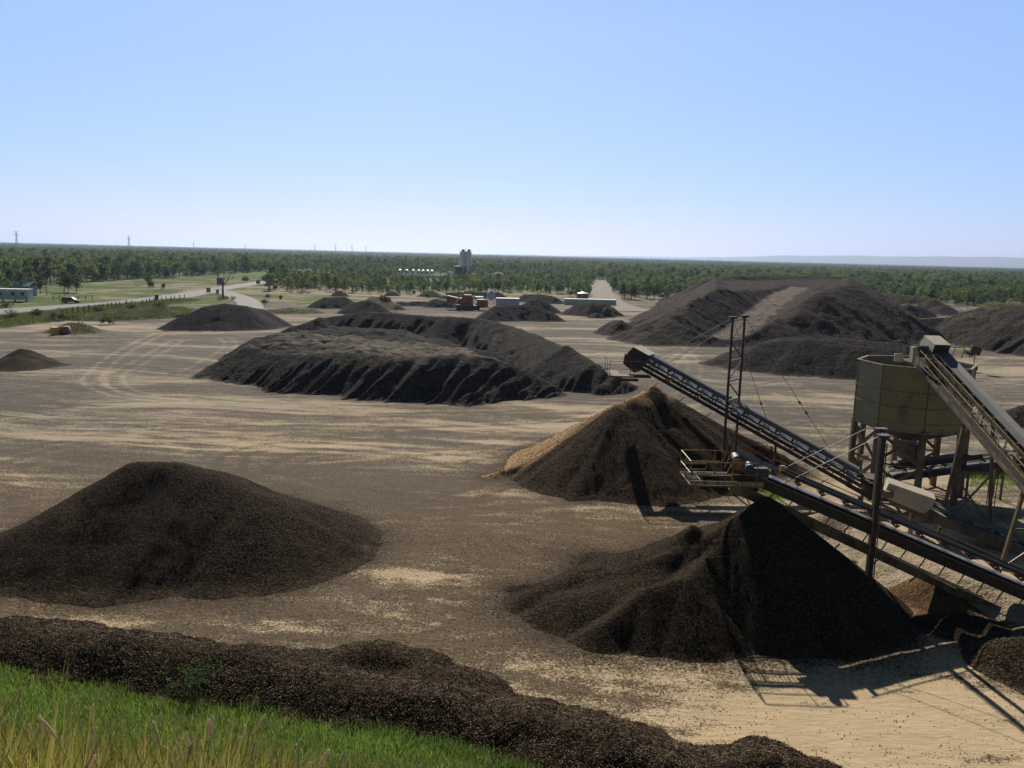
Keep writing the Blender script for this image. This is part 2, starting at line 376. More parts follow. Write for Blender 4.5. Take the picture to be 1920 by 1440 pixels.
for pp, am in [([(300, 625), (230, 660), (180, 700), (175, 720), (230, 740), (330, 752)], -.35), ([(330, 640), (260, 680), (215, 705), (240, 735), (340, 745)], -.3), ([(450, 612), (330, 640), (220, 655), (60, 665)], -.25),
        ([(0, 640), (150, 620), (320, 606), (430, 640), (350, 700)], -.25), ([(0, 790), (300, 760), (700, 775), (1150, 765)], -.25), ([(0, 830), (400, 800), (800, 800), (1120, 780), (1300, 700), (1250, 640), (1120, 610)], -.22),
        ([(0, 870), (180, 830), (500, 840), (900, 840), (1060, 790)], -.2), ([(430, 880), (450, 850), (560, 835), (800, 850)], .35), ([(520, 880), (600, 850), (760, 850), (900, 880)], .25), ([(1900, 720), (1600, 735), (1400, 730), (1260, 690), (1300, 650)], -.25),
        ([(1900, 690), (1650, 715), (1450, 712), (1330, 690), (1230, 700)], -.2), ([(700, 1095), (900, 1105), (1050, 1115)], .3), ([(950, 905), (800, 940), (560, 905), (430, 865)], .25), ([(860, 640), (1000, 640), (1100, 625), (1180, 600)], -.25),
        ([(1180, 1000), (900, 960), (600, 930)], .22), ([(1140, 1180), (800, 1190), (300, 1150), (0, 1120)], .2), ([(1100, 600), (1200, 590), (1290, 570), (1130, 556)], -.3)]:
    track(curve(pp), amt=am * 1.3)
rt = np.random.default_rng(91)
for i in range(120):
    y0 = rt.uniform(44, 190); x0 = rt.uniform(-.62, .55) * y0; a0 = rt.normal() * .28 + (math.pi if rt.random() < .5 else 0); cu = rt.normal() * .016; st = 4.0
    pt_ = [(x0, y0)]
    for k_ in range(int(rt.uniform(8, 20))):
        a0 += cu * st; pt_.append((pt_[-1][0] + math.cos(a0) * st, pt_[-1][1] + math.sin(a0) * st * .8))
    track(pt_, gauge=2.0, wd=.28 + .002 * y0, amt=rt.choice([-.30, -.22, .30, .24, .2]))
cov = np.where(cov > .62, .62 + .20 * np.tanh((cov - .62) / .45), cov)
cov = np.clip(cov + trk * .8, 0, .92)
# grey far yard, brown near yard
warm = np.clip(sstep(105, 28, R) + .35 * fbm(X / 25, Y / 25, 3, 6), 0, 1)
veg = np.where(yard > .5, 0.0, 1.0)
pxx, pyy = proj(X, Y, 0)
dirt = np.clip(.24 + .95 * fbm(X / 22, Y / 22, 4, 20), 0, 1) * (R < 420)          # dry earth patches in the grass verge
for (a, b, rx, ry, d) in [(560, 540, 40, 12, .6), (470, 548, 18, 12, .6), (700, 550, 60, 8, .6), (330, 535, 30, 10, .3), (1130, 545, 14, 60, .9), (1080, 556, 60, 9, .7), (1240, 550, 40, 9, .6), (1780, 574, 20, 12, .8)]:
    dirt += d * blob(X, Y, a, b, rx, ry)
for (a, b, rx, ry, d) in [(560, 590, 12, 8, -1.2), (500, 575, 14, 7, -1.6), (650, 600, 8, 4, -1)]: dirt += d * blob(X, Y, a, b, rx, ry)
dirt = np.clip(dirt, 0, 1)
m, t, b = mk('quarry_ground'); p = coords(t)
ac = attr(t, 'cov')
g1 = noise(t, p, 9.0, 3, .7); g2 = noise(t, p, .9, 5, .6, .5, 1.5, 1); 
v = N(t, 'ShaderNodeTexVoronoi'); v.inputs['Scale'].default_value = 11; t.links.new(p, v.inputs['Vector'])
sepn = N(t, 'ShaderNodeSeparateColor'); t.links.new(v.outputs['Color'], sepn.inputs[0])
f = math_(t, 'MULTIPLY_ADD', g1, .9, -.45); f = math_(t, 'ADD', f, math_(t, 'MULTIPLY_ADD', g2, .7, -.35))
f = math_(t, 'ADD', f, math_(t, 'MULTIPLY_ADD', sepn.outputs[1], .35, -.17))
f = math_(t, 'ADD', f, ac)
k = ramp(t, f, [(.28, (0, 0, 0)), (.66, (1, 1, 1))])
stone = mix(t, attr(t, 'warm'), (.078, .070, .060), (.082, .060, .038))
stone = mix(t, sepn.outputs[0], stone, mix(t, 1.0, stone, (1.7, 1.65, 1.6), 'MULTIPLY'))
dust = mix(t, attr(t, 'warm'), (.385, .325, .24), (.50, .39, .245))
dust = mix(t, noise(t, p, .25, 4), dust, mix(t, 1.0, dust, (.78, .75, .72), 'MULTIPLY'))
yardc = mix(t, k, dust, stone)
gr = ramp(t, noise(t, p, .06, 6, .65), [(.35, (.055, .085, .022)), (.52, (.10, .135, .035)), (.63, (.27, .25, .12))])
gr = mix(t, ramp(t, noise(t, p, .9, 4), [(.4, (0, 0, 0)), (.75, (.7, .7, .7))]), gr, (.05, .07, .02))
earth = mix(t, noise(t, p, .3, 5), (.30, .235, .15), (.22, .17, .11))
fd = math_(t, 'ADD', attr(t, 'dirt'), math_(t, 'MULTIPLY_ADD', noise(t, p, .25, 5), 1.0, -.5))
vegc = mix(t, ramp(t, fd, [(.40, (0, 0, 0)), (.62, (1, 1, 1))]), gr, earth)
fv = math_(t, 'ADD', attr(t, 'veg'), math_(t, 'MULTIPLY_ADD', noise(t, p, .8, 5), .8, -.4))
ff = math_(t, 'ADD', attr(t, 'fines'), math_(t, 'MULTIPLY_ADD', g1, .8, -.4)); ff = math_(t, 'ADD', ff, math_(t, 'MULTIPLY_ADD', sepn.outputs[2], .5, -.25))
yardc = mix(t, ramp(t, ff, [(.30, (0, 0, 0)), (.95, (1, 1, 1))]), yardc, mix(t, sepn.outputs[0], (.020, .015, .011), (.085, .062, .042)))
t.links.new(mix(t, ramp(t, fv, [(.4, (0, 0, 0)), (.6, (1, 1, 1))]), yardc, vegc), b.inputs['Base Color'])
b.inputs['Roughness'].default_value = .95; b.inputs['Specular IOR Level'].default_value = .05
nb = bump(t, math_(t, 'MULTIPLY', k, g1), .8, .05)
t.links.new(bump(t, noise(t, p, 2.2, 5, .6, .6, 1.6, 1), .5, .12, nb), b.inputs['Normal'])
M['ground'] = m
gme = npmesh('ground', np.stack([X, Y, gz.ravel()], 1), gf, m, True, dict(cov=cov, warm=warm, veg=veg, dirt=dirt, fines=np.zeros(len(X))))
GXY = (X.copy(), Y.copy())
go = link('ground', gme); setp(go, 'flat quarry yard of grey gravel and tan dust, grassland beyond', None, None, 'structure')

# ================================================================== HEAPS
def smax(a, b, k):
    h = np.clip(.5 + .5 * (a - b) / k, 0, 1); return b + (a - b) * h + k * h * (1 - h)
def stones(o, m, dens, rmin, rmax, seed=1):
    """loose stones lying on the slope: same object, so the heap stays one thing"""
    ng = bpy.data.node_groups.new('loose_stones', 'GeometryNodeTree')
    ng.interface.new_socket('Geometry', in_out='INPUT', socket_type='NodeSocketGeometry')
    ng.interface.new_socket('Geometry', in_out='OUTPUT', socket_type='NodeSocketGeometry')
    L = ng.links.new; A = lambda k: ng.nodes.new(k)
    gi = A('NodeGroupInput'); go_ = A('NodeGroupOutput')
    if dens is not None:
        dp = A('GeometryNodeDistributePointsOnFaces'); dp.inputs['Density'].default_value = dens; dp.inputs['Seed'].default_value = seed
        L(gi.outputs[0], dp.inputs['Mesh']); src = dp.outputs['Points']
    else:
        src = gi.outputs[0]
    ic = A('GeometryNodeMeshUVSphere'); ic.inputs['Radius'].default_value = 1; ic.inputs['Segments'].default_value = 4; ic.inputs['Rings'].default_value = 3
    sm = A('GeometryNodeSetMaterial'); sm.inputs['Material'].default_value = m; L(ic.outputs[0], sm.inputs[0])
    ip = A('GeometryNodeInstanceOnPoints'); L(src, ip.inputs['Points']); L(sm.outputs[0], ip.inputs['Instance'])
    rv = A('FunctionNodeRandomValue'); rv.data_type = 'FLOAT_VECTOR'; rv.inputs[0].default_value = (0, 0, 0); rv.inputs[1].default_value = (6.3, 6.3, 6.3)
    L(rv.outputs[0], ip.inputs['Rotation'])
    r2 = A('FunctionNodeRandomValue'); r2.data_type = 'FLOAT_VECTOR'; r2.inputs[0].default_value = (rmin, rmin, rmin); r2.inputs[1].default_value = (rmax, rmax, rmax * .8)
    r2.inputs['Seed'].default_value = 5; L(r2.outputs[0], ip.inputs['Scale'])
    if dens is not None:
        j = A('GeometryNodeJoinGeometry'); L(gi.outputs[0], j.inputs[0]); rz = A('GeometryNodeRealizeInstances'); L(ip.outputs[0], rz.inputs[0]); L(rz.outputs[0], j.inputs[0]); L(j.outputs[0], go_.inputs[0])
    else:
        L(ip.outputs[0], go_.inputs[0])
    md = o.modifiers.new('loose_stones', 'NODES'); md.node_group = ng
HF = {}
def heap(name, label, parts, m, slope=.68, shear=0.0, res=.3, rnd=.35, gully=.0, gfreq=1.2, rough=.06, k=.5, cuts=(), group='gravel heaps in the quarry yard', cat='gravel heap', zoff=0.0, kind=None, lite=0.0, toe=.25, ltop=.0, base=.35, base_h=.5, litef=None):
    """parts: dicts pts=[(x,y,z)...] crest line; closed=True plateau outline. The surface falls at the angle of repose."""
    allp = [q for d in parts for q in d['pts']]
    hm = max(q[2] for q in allp); mr = hm / slope * 1.5 + 2
    x0 = min(q[0] for q in allp) - mr; x1 = max(q[0] for q in allp) + mr; y0 = min(q[1] for q in allp) - mr; y1 = max(q[1] for q in allp) + mr
    nx = int((x1 - x0) / res) + 2; ny = int((y1 - y0) / res) + 2
    X, Y = np.meshgrid(np.linspace(x0, x1, nx), np.linspace(y0, y1, ny))
    Z = np.full(X.shape, -9.0); X_ = X
    if shear: X = X + shear * (Y - np.mean([q[1] for q in parts[0]['pts']]) ) * (Y < parts[0]['pts'][0][1])
    for i, d in enumerate(parts):
        pts = d['pts']; cl = d.get('closed'); s = d.get('s', slope)
        if len(pts) == 1: pts = pts + [(pts[0][0] + .01, pts[0][1], pts[0][2])]
        sg = list(zip(pts, pts[1:])) + ([(pts[-1], pts[0])] if cl else [])
        D = np.full(X.shape, 1e9); ZZ = np.full(X.shape, -9.0); gq = d.get('g', gully)
        for a, bb in sg:
            l = math.hypot(bb[0] - a[0], bb[1] - a[1]) + 1e-9
            tt = np.clip(((X - a[0]) * (bb[0] - a[0]) + (Y - a[1]) * (bb[1] - a[1])) / l ** 2, 0, 1)
            cx = a[0] + tt * (bb[0] - a[0]); cy = a[1] + tt * (bb[1] - a[1]); dx = X - cx; dy = Y - cy; dist = np.hypot(dx, dy) + 1e-6
            if gq:
                qx = cx + dx / dist * 3; qy = cy + dy / dist * 3
                gn = fbm(qx * gfreq, qy * gfreq, 3, i * 3.1)
                if 'gs' in d:
                    sx_ = (X + d['gs'] * (cy - Y)) * gfreq; gn = (1.0 - 2.4 * np.abs(fbm(sx_, (cy - Y) * .06 + i * 3.1, 3, i * 1.7)) - .5) * (.6 + 1.2 * np.clip(fbm(X / 9, Y / 9, 2, i + 5) + .35, 0, 1)) + .5 * gn
                dd = dist * (1 + gq * gn * sstep(0, 3, dist))
            else: dd = dist
            rn = d.get('r', rnd)
            z = a[2] + tt * (bb[2] - a[2]) - s * (np.sqrt(dd ** 2 + rn ** 2) - rn)
            ZZ = np.maximum(ZZ, z); D = np.minimum(D, dist)
        if cl:
            ins = inpoly(X, Y, [q[:2] for q in pts]); hh = d.get('top', None)
            pl = np.mean([q[2] for q in pts]) if hh is None else hh
            # plateau height: inverse-distance blend of rim heights
            W = sum(1 / ((X - q[0]) ** 2 + (Y - q[1]) ** 2 + 4) for q in pts); H = sum(q[2] / ((X - q[0]) ** 2 + (Y - q[1]) ** 2 + 4) for q in pts) / W
            H = H + (pl - np.mean([q[2] for q in pts])) * sstep(0, 4, D)
            H = H + d.get('lump', .35) * fbm(X / d.get('ls', 3.0), Y / d.get('ls', 3.0), 4, i + 2)
            ZZ = np.where(ins, np.where(D < 1.5, np.maximum(H, ZZ - 9 * (D > 1.0)), H), ZZ)
        Z = smax(Z, ZZ, d.get('k', k))
    L8 = np.full(X.shape, lite)
    if base: L8 = L8 + base * (1 - sstep(.02, base_h, Z))
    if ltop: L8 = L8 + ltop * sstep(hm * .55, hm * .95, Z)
    if litef is not None: L8 = L8 + litef(X, Y, Z)
    for c in cuts:
        w_, pts, am = c['w'], c['pts'], c.get('lite', .6); best = np.full(X.shape, 1e9); zr = np.zeros(X.shape)
        for a, bb in zip(pts, pts[1:]):
            l = math.hypot(bb[0] - a[0], bb[1] - a[1]); tt = np.clip(((X - a[0]) * (bb[0] - a[0]) + (Y - a[1]) * (bb[1] - a[1])) / l ** 2, 0, 1)
            dd = np.hypot(X - a[0] - tt * (bb[0] - a[0]), Y - a[1] - tt * (bb[1] - a[1])); q = dd < best
            best = np.where(q, dd, best); zr = np.where(q, a[2] + tt * (bb[2] - a[2]), zr)
        up = zr + .75 * np.maximum(0, best - w_); dn = zr - .75 * np.maximum(0, best - w_)
        Z = np.where(best < w_ * 6, np.maximum(np.minimum(Z, up), dn), Z)
        L8 = np.maximum(L8, am * sstep(w_ * 1.35, w_ * .6, best + w_ * .5 * fbm(X / 4, Y / 4, 3, 5)))
    Z = Z + rough * fbm(X / 1.5, Y / 1.5, 4, 7) * 1.5 + rough * 2.0 * fbm(X / 6, Y / 6, 3, 3) * sstep(-.5, 1.5, Z)
    Z = smax(Z, -.12 - .02 * np.maximum(0, -Z), toe * 2)
    X = X_; n = np.arange(nx * ny).reshape(ny, nx)
    zmin = -.05
    keep = Z > zmin
    kf = (keep[:-1, :-1] | keep[:-1, 1:] | keep[1:, 1:] | keep[1:, :-1]).ravel()
    F = np.stack([n[:-1, :-1], n[:-1, 1:], n[1:, 1:], n[1:, :-1]], -1).reshape(-1, 4)[kf]
    used = np.unique(F); mp = np.full(nx * ny, -1); mp[used] = np.arange(len(used)); F = mp[F]
    c = np.mean([q[:2] for q in allp], 0)
    V = np.stack([X.ravel() - c[0], Y.ravel() - c[1], Z.ravel() + zoff], 1)[used]
    V[:, 2] = np.where(Z.ravel()[used] < zmin, V[:, 2] - .15, V[:, 2])
    me = npmesh(name, V, F, m, True, dict(lite=L8.ravel()[used]))
    o = link(name, me, None, (c[0], c[1], 0))
    if kind: setp(o, label, None, None, kind)
    else: setp(o, label, cat, group)
    HF[label] = (x0, y0, x1, y1, Z)
    return o
def hz(label, x, y):
    x0, y0, x1, y1, Z = HF[label]; ny, nx = Z.shape
    i = int(np.clip((x - x0) / (x1 - x0) * (nx - 1), 0, nx - 1)); j = int(np.clip((y - y0) / (y1 - y0) * (ny - 1), 0, ny - 1))
    return float(max(Z[j, i], 0))
def cr_(lst, s=.68): return [crest(*q, s=s) if len(q) == 3 else crest(q[0], q[1], q[2], s=s, pxb=q[3]) for q in lst]

# -- near heaps (stone sized detail)
h_left = heap('gravel_mound', 'large dark rounded gravel mound on the left of the yard', [dict(pts=[crest(258, 866, 1108, .60, 225), crest(335, 869, 1105, .60, 320)], r=.5, s=.62),
    dict(pts=[crest(400, 890, 1105, .54, 400), crest(470, 925, 1100, .48, 480)], r=1.2, s=.52, k=.8), dict(pts=[crest(110, 968, 1100, .52, 105), crest(-120, 1045, 1095, .5, -130)], r=1.0, s=.52, k=.8)], M['g_near'], res=.16, rnd=1.2, gully=.05, rough=.06, k=.9, toe=.3, base=.35, base_h=.8)
ap = crest(1440, 932, 1235, .76, 1440)
h_front = heap('gravel_mound', 'black conical gravel mound under the front conveyor platform', [dict(pts=[ap], r=.10, s=.80),
    dict(pts=[(ap[0] - 12 * t_, ap[1] + .1 - 1.2 * math.sin(t_ * 3.1), z_) for t_, z_ in ((0, ap[2] - .05), (.13, 3.95), (.28, 3.0), (.45, 2.2), (.65, 1.35), (.85, .6), (1, .15))], r=.2, s=.74, k=.12),
    dict(pts=[(ap[0] - 2.2, ap[1] + 1.2, 2.9), (ap[0] - 5.0, ap[1] + .8, 1.8), P(1130, 1040, .5)], r=.8, s=.50, k=.4), dict(pts=[P(1230, 1080, 1.7), P(1080, 1115, .9)], r=1.0, s=.52, k=.5),
    dict(pts=[P(1335, 1035, 2.75), P(1290, 1082, 2.2), P(1215, 1103, 1.75), P(1130, 1168, .75), P(1075, 1198, .1)], r=.18, s=.66, k=.10),
    dict(pts=[P(1300, 985, 3.5)], r=.15, s=.9, k=.1), dict(pts=[P(1120, 1060, 1.3), P(1000, 1110, .6)], r=.5, s=.6)], M['g_near'], res=.12, rnd=.2, gully=.05, gfreq=.9, rough=.035, k=.2, toe=.15)
ap2 = crest(1225, 722, 925, .74, 1235)
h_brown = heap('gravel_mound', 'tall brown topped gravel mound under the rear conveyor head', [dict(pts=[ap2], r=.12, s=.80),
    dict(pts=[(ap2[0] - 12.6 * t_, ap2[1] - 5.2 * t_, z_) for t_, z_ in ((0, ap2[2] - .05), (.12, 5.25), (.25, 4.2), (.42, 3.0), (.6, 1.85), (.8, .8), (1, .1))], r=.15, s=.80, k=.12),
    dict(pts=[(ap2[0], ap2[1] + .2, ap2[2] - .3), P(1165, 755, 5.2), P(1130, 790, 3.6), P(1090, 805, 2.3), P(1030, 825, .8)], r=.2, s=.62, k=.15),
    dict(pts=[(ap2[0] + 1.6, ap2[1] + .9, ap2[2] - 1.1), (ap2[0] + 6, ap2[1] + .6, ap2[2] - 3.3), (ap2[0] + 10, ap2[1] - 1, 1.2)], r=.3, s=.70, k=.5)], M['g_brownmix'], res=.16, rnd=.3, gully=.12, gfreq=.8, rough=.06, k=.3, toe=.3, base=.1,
    litef=lambda X, Y, Z: .75 * np.where(X < ap2[0] + .5, sstep(-1.6, .6, Y + .5 * fbm(X, Y, 3, 4) - (ap2[1] - .3 + (X - ap2[0]) * .413)), 0) + .7 * sstep(4.3, 5.9, Z + .5 * fbm(X / .8, Y / 3, 3, 9)) + .16 * sstep(ap2[0] + 1.5, ap2[0] + 4, X))  # brown cap, plus sunlit left flank painted ochre and shaded front kept dark
# -- windrow in front of the camera: stones graded along the foot of the bank
E1 = [(0, 1250), (130, 1288), (300, 1318), (440, 1340), (620, 1362), (800, 1402), (930, 1450), (1130, 1510), (1300, 1560)]
def c1(px, py, pxb, pyb, s=.62): return crest(px, py, pyb, s=s, pxb=pxb, zb=1.0 if px < 900 else .5)
berm = [c1(-260, 1160, -200, 1215), c1(-80, 1172, -80, 1235), c1(0, 1166, 10, 1250), c1(90, 1186, 110, 1280), c1(200, 1190, 210, 1300), c1(330, 1222, 330, 1322), c1(440, 1224, 450, 1340), c1(540, 1256, 560, 1355), c1(640, 1272, 650, 1372), c1(800, 1298, 800, 1402, .5), c1(900, 1330, 880, 1430, .45), c1(1000, 1338, 960, 1460, .4), c1(1130, 1372, 1100, 1500, .4)]
bumps = []
for i_ in range(26):
    px_ = random.uniform(0, 1180); t_ = px_ / 1180; z_ = random.uniform(.9, 1.9) * (1 - .35 * t_); q_ = P(px_, 1245 + 150 * t_ + random.uniform(-28, 45), z_); bumps.append(dict(pts=[q_], r=random.uniform(.25, .7), s=random.uniform(.45, .65), k=.3))
h_berm = heap('gravel_windrow', 'long windrow of coarse dark stones at the foot of the grassy bank', [dict(pts=berm + [P(1260, 1420, .5)], r=.8, s=.60)] + bumps + [
    dict(pts=[P(645, 1226, .8), P(690, 1214, 1.0), P(750, 1224, .8)], r=.3, s=.5), dict(pts=[P(800, 1262, .7), P(850, 1270, .6)], r=.5, s=.45),
    dict(pts=[P(1020, 1400, 1.1), P(1180, 1412, 1.0), P(1330, 1440, .6), P(1300, 1500, .6)], r=.5, s=.5, k=.3), dict(pts=[P(1370, 1425, .5), P(1450, 1415, .62), P(1530, 1440, .3)], r=.3, s=.5)],
    M['g_near'], res=.11, rnd=.4, gully=.08, rough=.11, k=.4, toe=.25, base=.3, base_h=.5, cat='gravel windrow', group=None)
m_sd = gravel('dark_loose_stone', (.008, .006, .005), (.17, .12, .075), None, 9.0, .4, (.05, .036, .022), .01)
m_st = gravel('loose_stone', (.010, .008, .006), (.38, .28, .18), None, 9.0, .36, (.05, .036, .022), .01)
stones(h_berm, m_st, 190, .014, .040, 3); stones(h_front, m_sd, 50, .014, .034, 4); stones(h_left, m_sd, 42, .016, .038, 5)
m_sb = gravel('loose_brown_stone', (.012, .009, .006), (.12, .08, .045), None, 9.0, .3, (.10, .065, .035), .01)
stones(h_brown, m_sb, 9, .025, .06, 6)
# sandy spill under the conveyors
heap('sand_spill', 'hummocky tan sand spilled beneath the front conveyor', [dict(pts=[P(1600, 1000, .5), P(1690, 1035, .8), P(1760, 1065, .9), P(1830, 1095, .7), P(1900, 1130, .4)], r=.5, s=.35),
    dict(pts=[P(1690, 1050, .8), P(1720, 1080, .7)], r=.3, s=.5), dict(pts=[P(1640, 985, .6), P(1700, 1000, .5)], r=.5, s=.4)], M['g_sand'], res=.12, rough=.12, k=.4, cat='sand spill', group=None, toe=.1)
heap('gravel_mound', 'low mound of fine brown stones beside the front conveyor post', [dict(pts=[P(1705, 1065, .5), P(1745, 1090, .95), P(1775, 1115, .8), P(1800, 1150, .3)], r=.35, s=.55)], M['g_brown'], res=.12, rough=.05, k=.3)
heap('gravel_mound', 'small smooth tan mound behind the black conical mound', [dict(pts=[P(1548, 962, 1.05)], r=.35, s=.6), dict(pts=[P(1548, 975, .6), P(1600, 1000, .3), P(1660, 1010, .15)], r=.4, s=.3)], M['g_sand'], res=.12, rough=.04, k=.3)
heap('gravel_mound', 'small dark heaped stones in the lower right corner shade', [dict(pts=[P(1740, 1160, .3), P(1800, 1150, .42), P(1850, 1165, .3)], r=.3, s=.45), dict(pts=[P(1790, 1175, .35)], r=.2, s=.6)], M['g_near'], res=.12, rough=.08, k=.3)
hr = heap('gravel_mound', 'brown pebbly mound cut by the right edge near the sand', [dict(pts=[P(1925, 1200, 1.1), P(2000, 1230, 1.1)], r=.4, s=.6)], M['g_near'], res=.12, rough=.05, k=.3)
stones(hr, m_st, 60, .02, .045, 7)
heap('gravel_mound', 'dark mound behind the tall hopper conveyor at the right edge', [dict(pts=[P(1925, 760, 1.8), P(2000, 765, 1.8)], r=.5, s=.6)], M['g_mid'], res=.25)

# -- middle distance
fr = [(468, 648, 712), (515, 662, 722), (592, 661, 735), (672, 655, 742), (720, 667, 747), (800, 668, 756), (862, 664, 754), (925, 671, 750), (1000, 700, 744)]
cp_ = [crest(a, b, c, .70, a - 12) for a, b, c in fr]
tops = [(q[0], q[1] + 1.0, q[2] - .15) for q in cp_]
back = [P(920, 668, 2.7), P(700, 640, 2.9), P(560, 628, 3.0), P(480, 632, 2.8)]
heap('gravel_stockpile', 'long flat topped black stockpile with scalloped front in mid yard',
     [dict(pts=cp_, r=.25, s=.70, k=.2, g=-.30, gs=.60)] + [dict(pts=[(q[0], q[1], q[2])], r=.25, s=.74, k=.35, g=-.2, gs=.5) for q in (cp_[0], cp_[3], cp_[6])] +
     [dict(pts=[(q[0], q[1] + .5, q[2] - .8) for q in cp_[:-1]] + [(b_[0], b_[1], b_[2]) for b_ in back], closed=True, top=cp_[3][2] - .7, lump=1.0, ls=4.2, r=.3, s=.66),
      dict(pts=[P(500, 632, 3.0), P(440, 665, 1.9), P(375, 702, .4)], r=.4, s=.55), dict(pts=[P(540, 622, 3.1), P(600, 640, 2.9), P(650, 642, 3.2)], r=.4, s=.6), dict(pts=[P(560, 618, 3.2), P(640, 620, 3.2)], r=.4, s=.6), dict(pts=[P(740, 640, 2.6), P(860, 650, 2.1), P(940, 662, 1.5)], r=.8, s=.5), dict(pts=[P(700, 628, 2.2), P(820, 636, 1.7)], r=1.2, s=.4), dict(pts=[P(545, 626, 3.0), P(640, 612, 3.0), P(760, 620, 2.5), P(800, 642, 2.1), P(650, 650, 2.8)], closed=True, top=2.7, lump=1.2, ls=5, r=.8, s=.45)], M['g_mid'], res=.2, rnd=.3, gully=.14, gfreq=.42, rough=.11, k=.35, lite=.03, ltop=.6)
bk = [(545, 614, 640), (600, 597, 640), (690, 584, 640), (760, 590, 645), (840, 594, 650), (905, 598, 655), (960, 612, 668), (1010, 630, 695), (1060, 652, 722), (1110, 680, 738)]
cb = [crest(a, b, c, .66, a - 8) for a, b, c in bk] + [P(1172, 724, .3)]
heap('gravel_stockpile', 'curving black stockpile ridge sweeping to the right behind the flat topped one',
     [dict(pts=cb, r=.4, s=.70, g=-.34, gs=.45)] + [dict(pts=[(q[0], q[1] - .8, q[2] + .15)], r=.4, s=.66, k=.6) for q in (cb[1], cb[4], cb[8])] +
     [dict(pts=[(cb[2][0], cb[2][1] + 5, cb[2][2] - .4), (cb[5][0], cb[5][1] + 5, cb[5][2] - .5)], r=2.5, s=.6)], M['g_mid'], res=.3, rnd=.4, gully=.16, gfreq=.34, rough=.12, k=.5, ltop=.1)
heap('gravel_heap', 'broad dark heap at the left, beside the grassy strip', [dict(pts=cr_([(345, 592, 620), (385, 574, 621), (420, 569, 621), (455, 572, 620), (490, 580, 615)], .55), r=.6, s=.6, g=.12), dict(pts=[P(400, 585, 3.2)], r=.4, s=.6)], M['g_mid'], res=.35, gully=.1, gfreq=.4, rough=.1)
heap('gravel_heap', 'small dark brown peaked heap alone at the left edge', [dict(pts=[crest(40, 654, 682, .6), crest(52, 656, 682, .6)], r=.5, s=.60), dict(pts=[crest(52, 664, 684, .6), P(90, 676, .6), P(120, 682, .1)], r=.5, s=.4), dict(pts=[P(-10, 672, .8), P(30, 668, 1.4)], r=.5, s=.4)], M['g_near'], res=.2, rough=.05)
heap('gravel_heap', 'small dark heap grown over with grass behind the yellow bin', [dict(pts=[crest(132, 605, 625, .5), crest(150, 607, 625, .5)], r=.8, s=.45)], M['g_grass'], res=.3, rough=.15)
for lab, pts, mm in [('dark peaked heap behind the curving stockpile, left of centre', [(610, 557, 579), (645, 556, 579)], 'g_mid'),
        ('dark heap touching the back of the curving stockpile', [(665, 566, 590), (690, 562, 592), (705, 568, 592)], 'g_mid'),
        ('brown scrubby heap just right of the dark peaked heap', [(700, 555, 573), (722, 560, 577), (745, 570, 582)], 'g_grass'),
        ('low long dark ridge left of the orange crusher', [(745, 566, 574), (780, 565, 574), (830, 567, 575)], 'g_mid'),
        ('dark heap close left of the orange crusher', [(815, 560, 577), (845, 565, 578)], 'g_mid'),
        ('small dark round heap beside the bush edge, left of centre', [(634, 546, 556), (640, 546, 556)], 'g_mid'),
        ('tiny dark heap at the edge of the bush above the brown heap', [(733, 546, 556), (738, 546, 556)], 'g_mid'),
        ('small scrub covered heap at the bush edge left of the crusher', [(800, 545, 558), (812, 545, 558)], 'g_grass'),
        ('long dark ridge along the bush behind the orange crusher', [(840, 549, 561), (880, 546, 560), (935, 548, 560)], 'g_mid'),
        ('dark brown heap behind the blue container right end', [(985, 552, 566), (1010, 551, 568), (1040, 556, 570)], 'g_mid'),
        ('dark twin heap in front of the blue container', [(930, 573, 603), (955, 570, 602), (985, 572, 602), (1010, 576, 603), (1035, 586, 603)], 'g_mid'),
        ('peaked brown heap between container and twin heap', [(1000, 560, 588), (1015, 560, 588)], 'g_mid'),
        ('wide grey heap in front of the long green container', [(1085, 568, 592), (1110, 567, 594), (1135, 568, 594)], 'g_hill'),
        ('tiny grey heap at the foot of the wide grey heap', [(1118, 587, 597), (1121, 587, 597)], 'g_hill'),
        ('small grey mound in front of the big hill left flank', [(1150, 601, 628), (1165, 600, 631)], 'g_hill')]:
    heap('gravel_heap', lab, [dict(pts=cr_(pts, .64), r=.5, s=.68, g=.14)], M[mm], res=.4, gully=.1, gfreq=.4, rough=.12)
